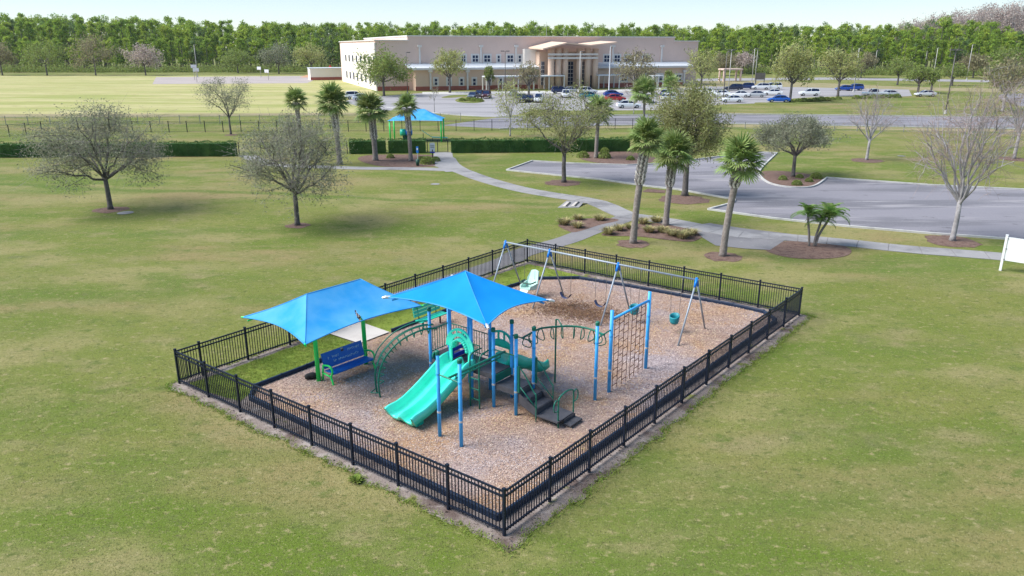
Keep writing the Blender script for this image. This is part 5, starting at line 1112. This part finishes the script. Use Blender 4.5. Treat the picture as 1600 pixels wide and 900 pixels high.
# ------------------------------------------------------------------ lamp poles, masts, hoops
def lamp(label, px, by, ty, m, heads=2, group='car park lamp poles', r=0.11):
    b = gp(px, by); t = thing('lamp_pole', label, 'lamp pole', b, 0, group); H = H_of(px, by, ty)
    MB().tube([(0,0,0),(0,0,H)], [r,r*0.65], 8).build('pole', m, t, True); MB().tube([(0,0,0),(0,0,0.7)], r*2.0, 10).build('footing', M['kerb'], t)
    for s in ((-1,1) if heads == 2 else (1,)): MB().box((s*0.62,0,H+0.02), (0.8,0.42,0.2)).build('lamp_head', M['darkpole'], t); 
    MB().tube([(-0.6 if heads == 2 else 0,0,H),(0.6,0,H)], 0.05, 6).build('arm', m, t)
for a in (('dark lamp pole beside the big oak at the left end of the school',637,148,82,M['darkpole'],1), ('dark lamp pole before the covered walkway',789.5,150,80,M['darkpole'],2), ('lamp pole in front of the entrance columns',905,152,80.5,M['pole'],1), ('lamp pole right of the flagpole among bare branches',989,150,83,M['pole'],1),
  ('dark lamp pole left of the pair at the right-hand lot',1130,157,81,M['darkpole'],1), ('pale lamp pole right of the dark one at the right-hand lot',1137.5,147,78,M['pole'],2), ('left pole of the pale pair behind the white vans',1174.5,131,76,M['pole'],1), ('right pole of the pale pair behind the white vans',1179,131,76.5,M['pole'],1),
  ('pale lamp pole behind the second lot tree',1333.5,144,76,M['pole'],1), ('short pale pole left of the far bare branches',1365,117,79,M['pole'],1), ('pale pole before the woods right of the two lot palms',1443,116,74,M['pole'],1), ('leaning-looking pale lamp pole near the two lot palms',1457,127,75,M['pole'],1), ('tall dark lamp pole seen through the large bare tree',1477,178,78,M['darkpole'],2), ('pale pole farthest right before the woods',1510,126,70,M['pole'],1), ('pale pole above the basketball hoops',309,121,70,M['pole'],1)):
    lamp(*a)
fl = thing('flagpole', 'bare white flagpole right of the school entrance', 'flagpole', gp(951,150)); Hf = H_of(951,150,73); MB().tube([(0,0,0),(0,0,Hf)], [0.14,0.08], 8).build('pole', M['white'], fl); MB().tube([(0,0,Hf),(0,0,Hf+0.2)], 0.12, 8).build('finial', M['silver'], fl)
for i, (px, ty, by) in enumerate(((853,34,112),(886,46,112))):
    b = gp(px, by); H = H_of(px, by, ty); o = MB().tube([(0,0,0),(0,0,H*0.6),(0,0,H)], [0.22,0.15,0.06], 6).build('radio_mast', M['pole']); o.location = b; tag(o, ('tall thin mast rising above the pines behind the school roof','shorter thin mast right of the tall one behind the school roof')[i], 'mast')
def hoop(label, px, by, ty, rz):
    b = gp(px, by); t = thing('basketball_hoop', label, 'basketball hoop', b, rz, 'hoops on the far ball court'); H = H_of(px, by, ty)
    MB().tube([(0,0,0),(0,0,H*0.75),(0,-0.7,H*0.92)], 0.09, 8).build('pole', M['pole'], t, True); MB().box((0,-0.75,H), (1.8,0.06,1.1)).build('backboard', M['white'], t)
    MB().tube([(0.23*math.cos(k*.5236),-1.02+0.23*math.sin(k*.5236),H-0.35) for k in range(12)], 0.02, 5, closed=True).build('rim', M['red'], t)
hoop('left hoop of the pair nearest the lamp pole', 304.5, 125, 103.5, 0.5); hoop('lower hoop just right of the leftmost hoop', 308, 129, 109, 0.5); hoop('third hoop, left of the right-hand pair', 408, 121, 106.5, -0.4); hoop('rightmost hoop on the ball court', 420, 125, 111, -0.4)
pt = thing('play_tower', 'red and blue play tower left of the school', 'play structure', gp(514,121), 0.3)
for x_ in (-1.4,0,1.4):
    for y_ in (0,1.4): MB().tube([(x_,y_,0),(x_,y_,3.4)], 0.09, 8).build('post', M['blue'], pt)
MB().box((0,0.7,1.5), (2.8,1.4,0.1)).build('deck', M['deck'], pt); MB().box((-0.7,0,2.1), (1.3,0.08,1.0)).build('panel', M['swingblue'], pt); MB().add([(0.0,0,3.3),(1.5,0,3.3),(1.5,1.4,3.3),(0,1.4,3.3),(0.75,0.7,4.6)], [(0,1,4),(1,2,4),(2,3,4),(3,0,4),(3,2,1,0)]).build('roof', M['red'], pt); MB().slab([(1.4,0.2,1.5),(1.4,1.1,1.5),(4.0,1.1,0.3),(4.0,0.2,0.3)], (0,0,0.1)).build('slide', M['red'], pt)
gz = thing('lot_shelter', 'small open shelter with flat roof beside the right-hand lot', 'shelter', gp(1140,127), 0.2)
MB().box((0,0,3.9), (7,4,0.5)).build('roof', M['stucco'], gz)
for x_ in (-3,3):
    for y_ in (-1.6,1.6): MB().box((x_,y_,1.83), (0.5,0.5,3.66)).build('post', M['stucco'], gz)
bs = thing('dark_sign', 'dark framed board standing behind the white vans', 'sign', gp(1187,131)); MB().box((0,0,2.3), (3.0,0.2,2.0)).build('board', M['darkpole'], bs)
for x_ in (-1.3,1.3): MB().box((x_,0,0.65), (0.2,0.2,1.3)).build('post', M['darkpole'], bs)
# ------------------------------------------------------------------ lot trees and the belt in front of the woods
def far(label, px, by, ty, zby, half, seed, lm, n=2600, ls=0.32, nm='lot_tree', bare=0, bk='bark', **kw):
    kw.setdefault('prim', 8); kw.setdefault('sec', 5); kw.setdefault('ter', 3)
    px_tree(nm, label, px, by, ty, zby, half, seed, 0.34, 0.28, n, ls, lm, M[bk], bare=bare, up=kw.pop('up', 0.2), sides=5, **kw)
far('dense green oak before the left end of the school', 600, 150, 80, 141, 41, 201, M['oakgreen'], 5200)
far('yellow-green tree before the upper school windows', 703, 145, 78, 122, 26, 202, M['yellowleaf'], 2600)
far('small dark evergreen by the covered walkway', 764, 143, 103, 128, 8, 203, M['oakgreen'], 700)
far('hazy yellow-leaved tree right of the flagpole', 992, 150, 80, 135, 34, 204, M['tanleaf'], 1900, bare=1)
far('pale twiggy tree left of the entrance walkway roof', 826, 152, 98, 132, 20, 205, M['tanleaf'], 900, bare=1)
far('yellow-green tree at the right end of the school', 1095, 140, 78, 126, 26, 206, M['yellowleaf'], 2400)
far('small round tree before the right school windows', 1044, 140, 110, 126, 8, 207, M['oakgreen'], 600)
far('large yellow-green tree beside the bright blue sedan', 1234, 159, 68, 136, 36, 208, M['yellowleaf'], 3300)
far('large yellow-green tree in the middle of the right-hand lot', 1309, 151, 76, 133, 33, 209, M['yellowleaf'], 3000)
far('green tree behind the white pickup truck', 1402, 133, 88, 118, 22, 210, M['oakgreen'], 1500)
far('bright green small tree left of the lot lamp', 1434, 145, 102, 133, 20, 211, M['oakgreen'], 1600)
far('small green tree beside the leaning-looking lamp', 1454, 146, 110, 132, 10, 212, M['oakgreen'], 700)
far('green tree behind the tall dark lamp pole', 1487, 134, 100, 124, 20, 213, M['oakgreen'], 1500)
far('tangled half-leafless tree at the right edge by the side road', 1566, 175, 92, 150, 42, 214, M['tanleaf'], 1800, bare=1, bk='palebark')
belt = [(4,118,66,'tanleaf','tan tree at the left edge before the woods',26),(74,118,62,'oakgreen','round green tree first from the left before the woods',36),(150,118,56,'tanleaf','tall tan tree second from the left before the woods',36),(228,118,70,'pinkleaf','pinkish twiggy tree left of the ball court',27),(372,114,78,'oakgreen','green tree behind the ball court',26),(436,115,70,'oak','rounded grey-green tree behind the court hoops',28),(488,116,68,'yellowleaf','pale yellow tree left of the play tower',28),(1130,118,84,'tanleaf','tan tree behind the lot shelter',22),(1160,116,82,'pinkleaf','brownish tree behind the pale lamp pair',20),(1345,122,84,'tanleaf','tan tree behind the second lot tree',20),(1520,122,84,'tanleaf','pale tan tree before the right-hand woods',26),(1575,124,74,'oakgreen','green tree at the right edge before the woods',30)]
for i, (px, by, ty, lm, lb_, half) in enumerate(belt): far(lb_, px, by, ty, by-5, half, 300+i, M[lm], 2600, 0.42, 'belt_tree', 1 if lm in ('tanleaf','pinkleaf') else 0)
# ------------------------------------------------------------------ woods
def pine(seed, H, r, m, n=1900, zf=0.25):
    g = np.random.default_rng(seed); k = 24; cz = g.uniform(zf, 0.97, k)*H; wr_ = r*np.sqrt(np.clip(1-((cz/H-0.60)/0.46)**2, .12, 1)); an = g.uniform(0, 6.283, k); rd = wr_*np.sqrt(g.uniform(0.05,1,k))
    Cn = np.stack([rd*np.cos(an), rd*np.sin(an), cz], 1); Cn[0] = (0,0,H*0.95); P_ = Cn[g.integers(0,k,n)] + g.normal(0,1,(n,3))*np.array([r*.19, r*.19, r*.15])
    V, F = leaf_quads(P_, 0.42, 0.2); tr = MB().tube([(0,0,0),(0.1,0,H*.5),(0,0,H*.95)], [0.26,0.18,0.05], 6)
    for c in Cn[:9]: tr.tube([(0,0,c[2]-r*.25), tuple(c)], [0.07,0.03], 4, caps=False)
    return tr.mesh('trunk', M['bark']), npmesh('crown', V, F, m)
PN = [pine(400+i, 16+1.2*(i % 4), 2.1+0.3*(i % 3), M[('pine','pine2','pine','pine2','pine3','pine')[i % 6]]) for i in range(9)]
def tline(px): return float(np.interp(px, [-100,0,300,600,900,1100,1250,1350,1450,1600,1700], [27,29,38,43,43,46,44,46,36,50,50]))   # photo row of the treetops
def woods_front(px): return float(np.interp(px, [-100,500,535,1090,1150,1600,1700], [368,372,395,385,350,318,312]))
placed = 0; rest_v, rest_f, rest_n = {}, {}, {}
rows = []
for row in range(11):
    for k in range(104):
        px = -70 + 1740*(k+rnd.uniform(0,1))/104
        rows.append((row, px))
proto = {}
for row, px in rows:
    Y = woods_front(px) + row*11 + rnd.uniform(-4,4); x_ = (px-800)/FPX*Y*0.985; X = x_; 
    base_h = hz(px, tline(px), Y+60) ; H = rnd.uniform(0.72,0.92)*17.5 if row < 2 else base_h*rnd.choice((rnd.uniform(0.84,1.0), rnd.uniform(0.92,1.10)))*(0.90+0.012*row)
    i = rnd.randrange(9); Hm = 16+1.2*(i % 4); s = H/Hm; sx_ = (0.6+0.4*s)*rnd.uniform(.85,1.15)
    vis = not (540 < px < 1085 and row < 3)
    if placed < 300 and row < 5 and vis:
        if i not in proto or True:
            t = thing('pine_tree', 'tall green pine in the woods behind the school', 'pine tree', (X,Y,0), rnd.uniform(0,6.28), 'pines of the woods behind the school'); t.scale = (sx_,sx_,s); link('trunk', PN[i][0], t); link('crown', PN[i][1], t)
        placed += 1
    elif vis or row > 2:
        for q, me in enumerate(PN[i]):
            key = (q, me.materials[0].name); V = np.empty(len(me.vertices)*3, np.float32); me.vertices.foreach_get('co', V); V = V.reshape(-1,3); fs = [tuple(p.vertices) for p in me.polygons if len(p.vertices) == 4]; F = np.array(fs)
            if q == 1: sel = nr.permutation(len(F))[:900]; F = F[sel]; V = V[F.ravel()]; F = np.arange(len(V)).reshape(-1,4)
            an = rnd.uniform(0,6.28); c, sn_ = math.cos(an), math.sin(an); V2 = np.stack([(V[:,0]*c-V[:,1]*sn_)*sx_*1.15+X, (V[:,0]*sn_+V[:,1]*c)*sx_*1.15+Y, V[:,2]*s], 1)
            n0 = rest_n.get(key, 0); rest_v.setdefault(key, []).append(V2); rest_f.setdefault(key, []).append(F+n0); rest_n[key] = n0+len(V2)
wt = thing('woods', 'dense mass of pines filling the distance behind the front row of trees', 'woods', (0,400,0)); wt['kind'] = 'stuff'
for key in rest_v:
    V = np.concatenate(rest_v[key]) - np.array([0,400,0]); o = link('crowns' if key[0] else 'trunks', npmesh('woods_part', V, np.concatenate(rest_f[key]), bpy.data.materials[key[1]]), wt); o['kind'] = 'stuff'
# undergrowth along the foot of the woods
C = []
for px in np.arange(-70, 1680, 2.2):
    if 545 < px < 1075: continue
    Y = woods_front(px) - rnd.uniform(4,16); X = (px-800)/FPX*Y; h = rnd.uniform(1.2,4.2); g = nr.normal(0,1,(90,3))*np.array([1.6,1.4,h*.33]); C.append(g + np.array([X,Y,h*.45]))
C = np.concatenate(C); C[:,2] = np.abs(C[:,2]); V, F = leaf_quads(C, 0.45); o = link('undergrowth', npmesh('undergrowth', V, F, M['oakgreen'])); o['kind'] = 'stuff'; tag(o, 'bushy undergrowth along the foot of the woods', 'undergrowth')
# low shrubs edging the lots
for i, (px, py) in enumerate([(1238+9*k, 160-0.55*k) for k in range(9)] + [(1338+9*k, 154.5-0.3*k) for k in range(8)] + [(722,158),(732,157.5),(741,158.5),(750,159)]):
    o = link('lot_shrub', SH[i % 2], None, gp(px, py), i); s_ = rnd.uniform(1.5,2.3); o.scale = (s_,s_,s_*0.8)
    tag(o, 'low green shrub in the row right of the bright blue sedan' if i < 9 else 'low green shrub in the row below the white pickup truck' if i < 17 else 'low shrub on the small island of the school drive', 'shrub', 'shrub rows edging the school lots')
# bare cypress stand at the upper right
BT = [tree_mesh(600+i, 25, 5.0, 8, 9, 0.28, 900, 0.45, M['pinkleaf'], M['palebark'], prim=8, sec=6, ter=3, bare=1, up=0.5, sides=4, twigm=M['redtwig']) for i in range(3)]
for k in range(64):
    px = 1375 + 310*(k+rnd.uniform(0,1))/64; Y = 395+rnd.uniform(0,60); H = hz(px, float(np.interp(px,[1375,1430,1500,1600,1700],[34,20,9,4,2])), Y)*rnd.uniform(.9,1.02)
    t = put_tree('bare_cypress', 'tall leafless pinkish tree above the pines at upper right', 0, 0, BT[k % 3], 'bare tree', 'leafless trees at the upper right', rnd.uniform(0,6.28), Vector(((px-800)/FPX*Y, Y, 0))); s = H/25; t.scale = (s,s,s)
# ------------------------------------------------------------------ thin haze
HZ = bpy.data.materials.new('thin_haze'); HZ.use_nodes = True; hn = HZ.node_tree; hn.nodes.remove(hn.nodes['Principled BSDF'])
pv = hn.nodes.new('ShaderNodeVolumePrincipled'); pv.inputs['Color'].default_value = (0.90,0.94,1.0,1); pv.inputs['Density'].default_value = 0.00006; pv.inputs['Anisotropy'].default_value = 0.2
hn.links.new(pv.outputs[0], hn.nodes['Material Output'].inputs['Volume'])
hzo = MB().box((0,290,17), (1100,620,38)).build('haze', HZ); hzo['kind'] = 'stuff'; tag(hzo, 'thin pale haze over the far field and woods', 'haze')
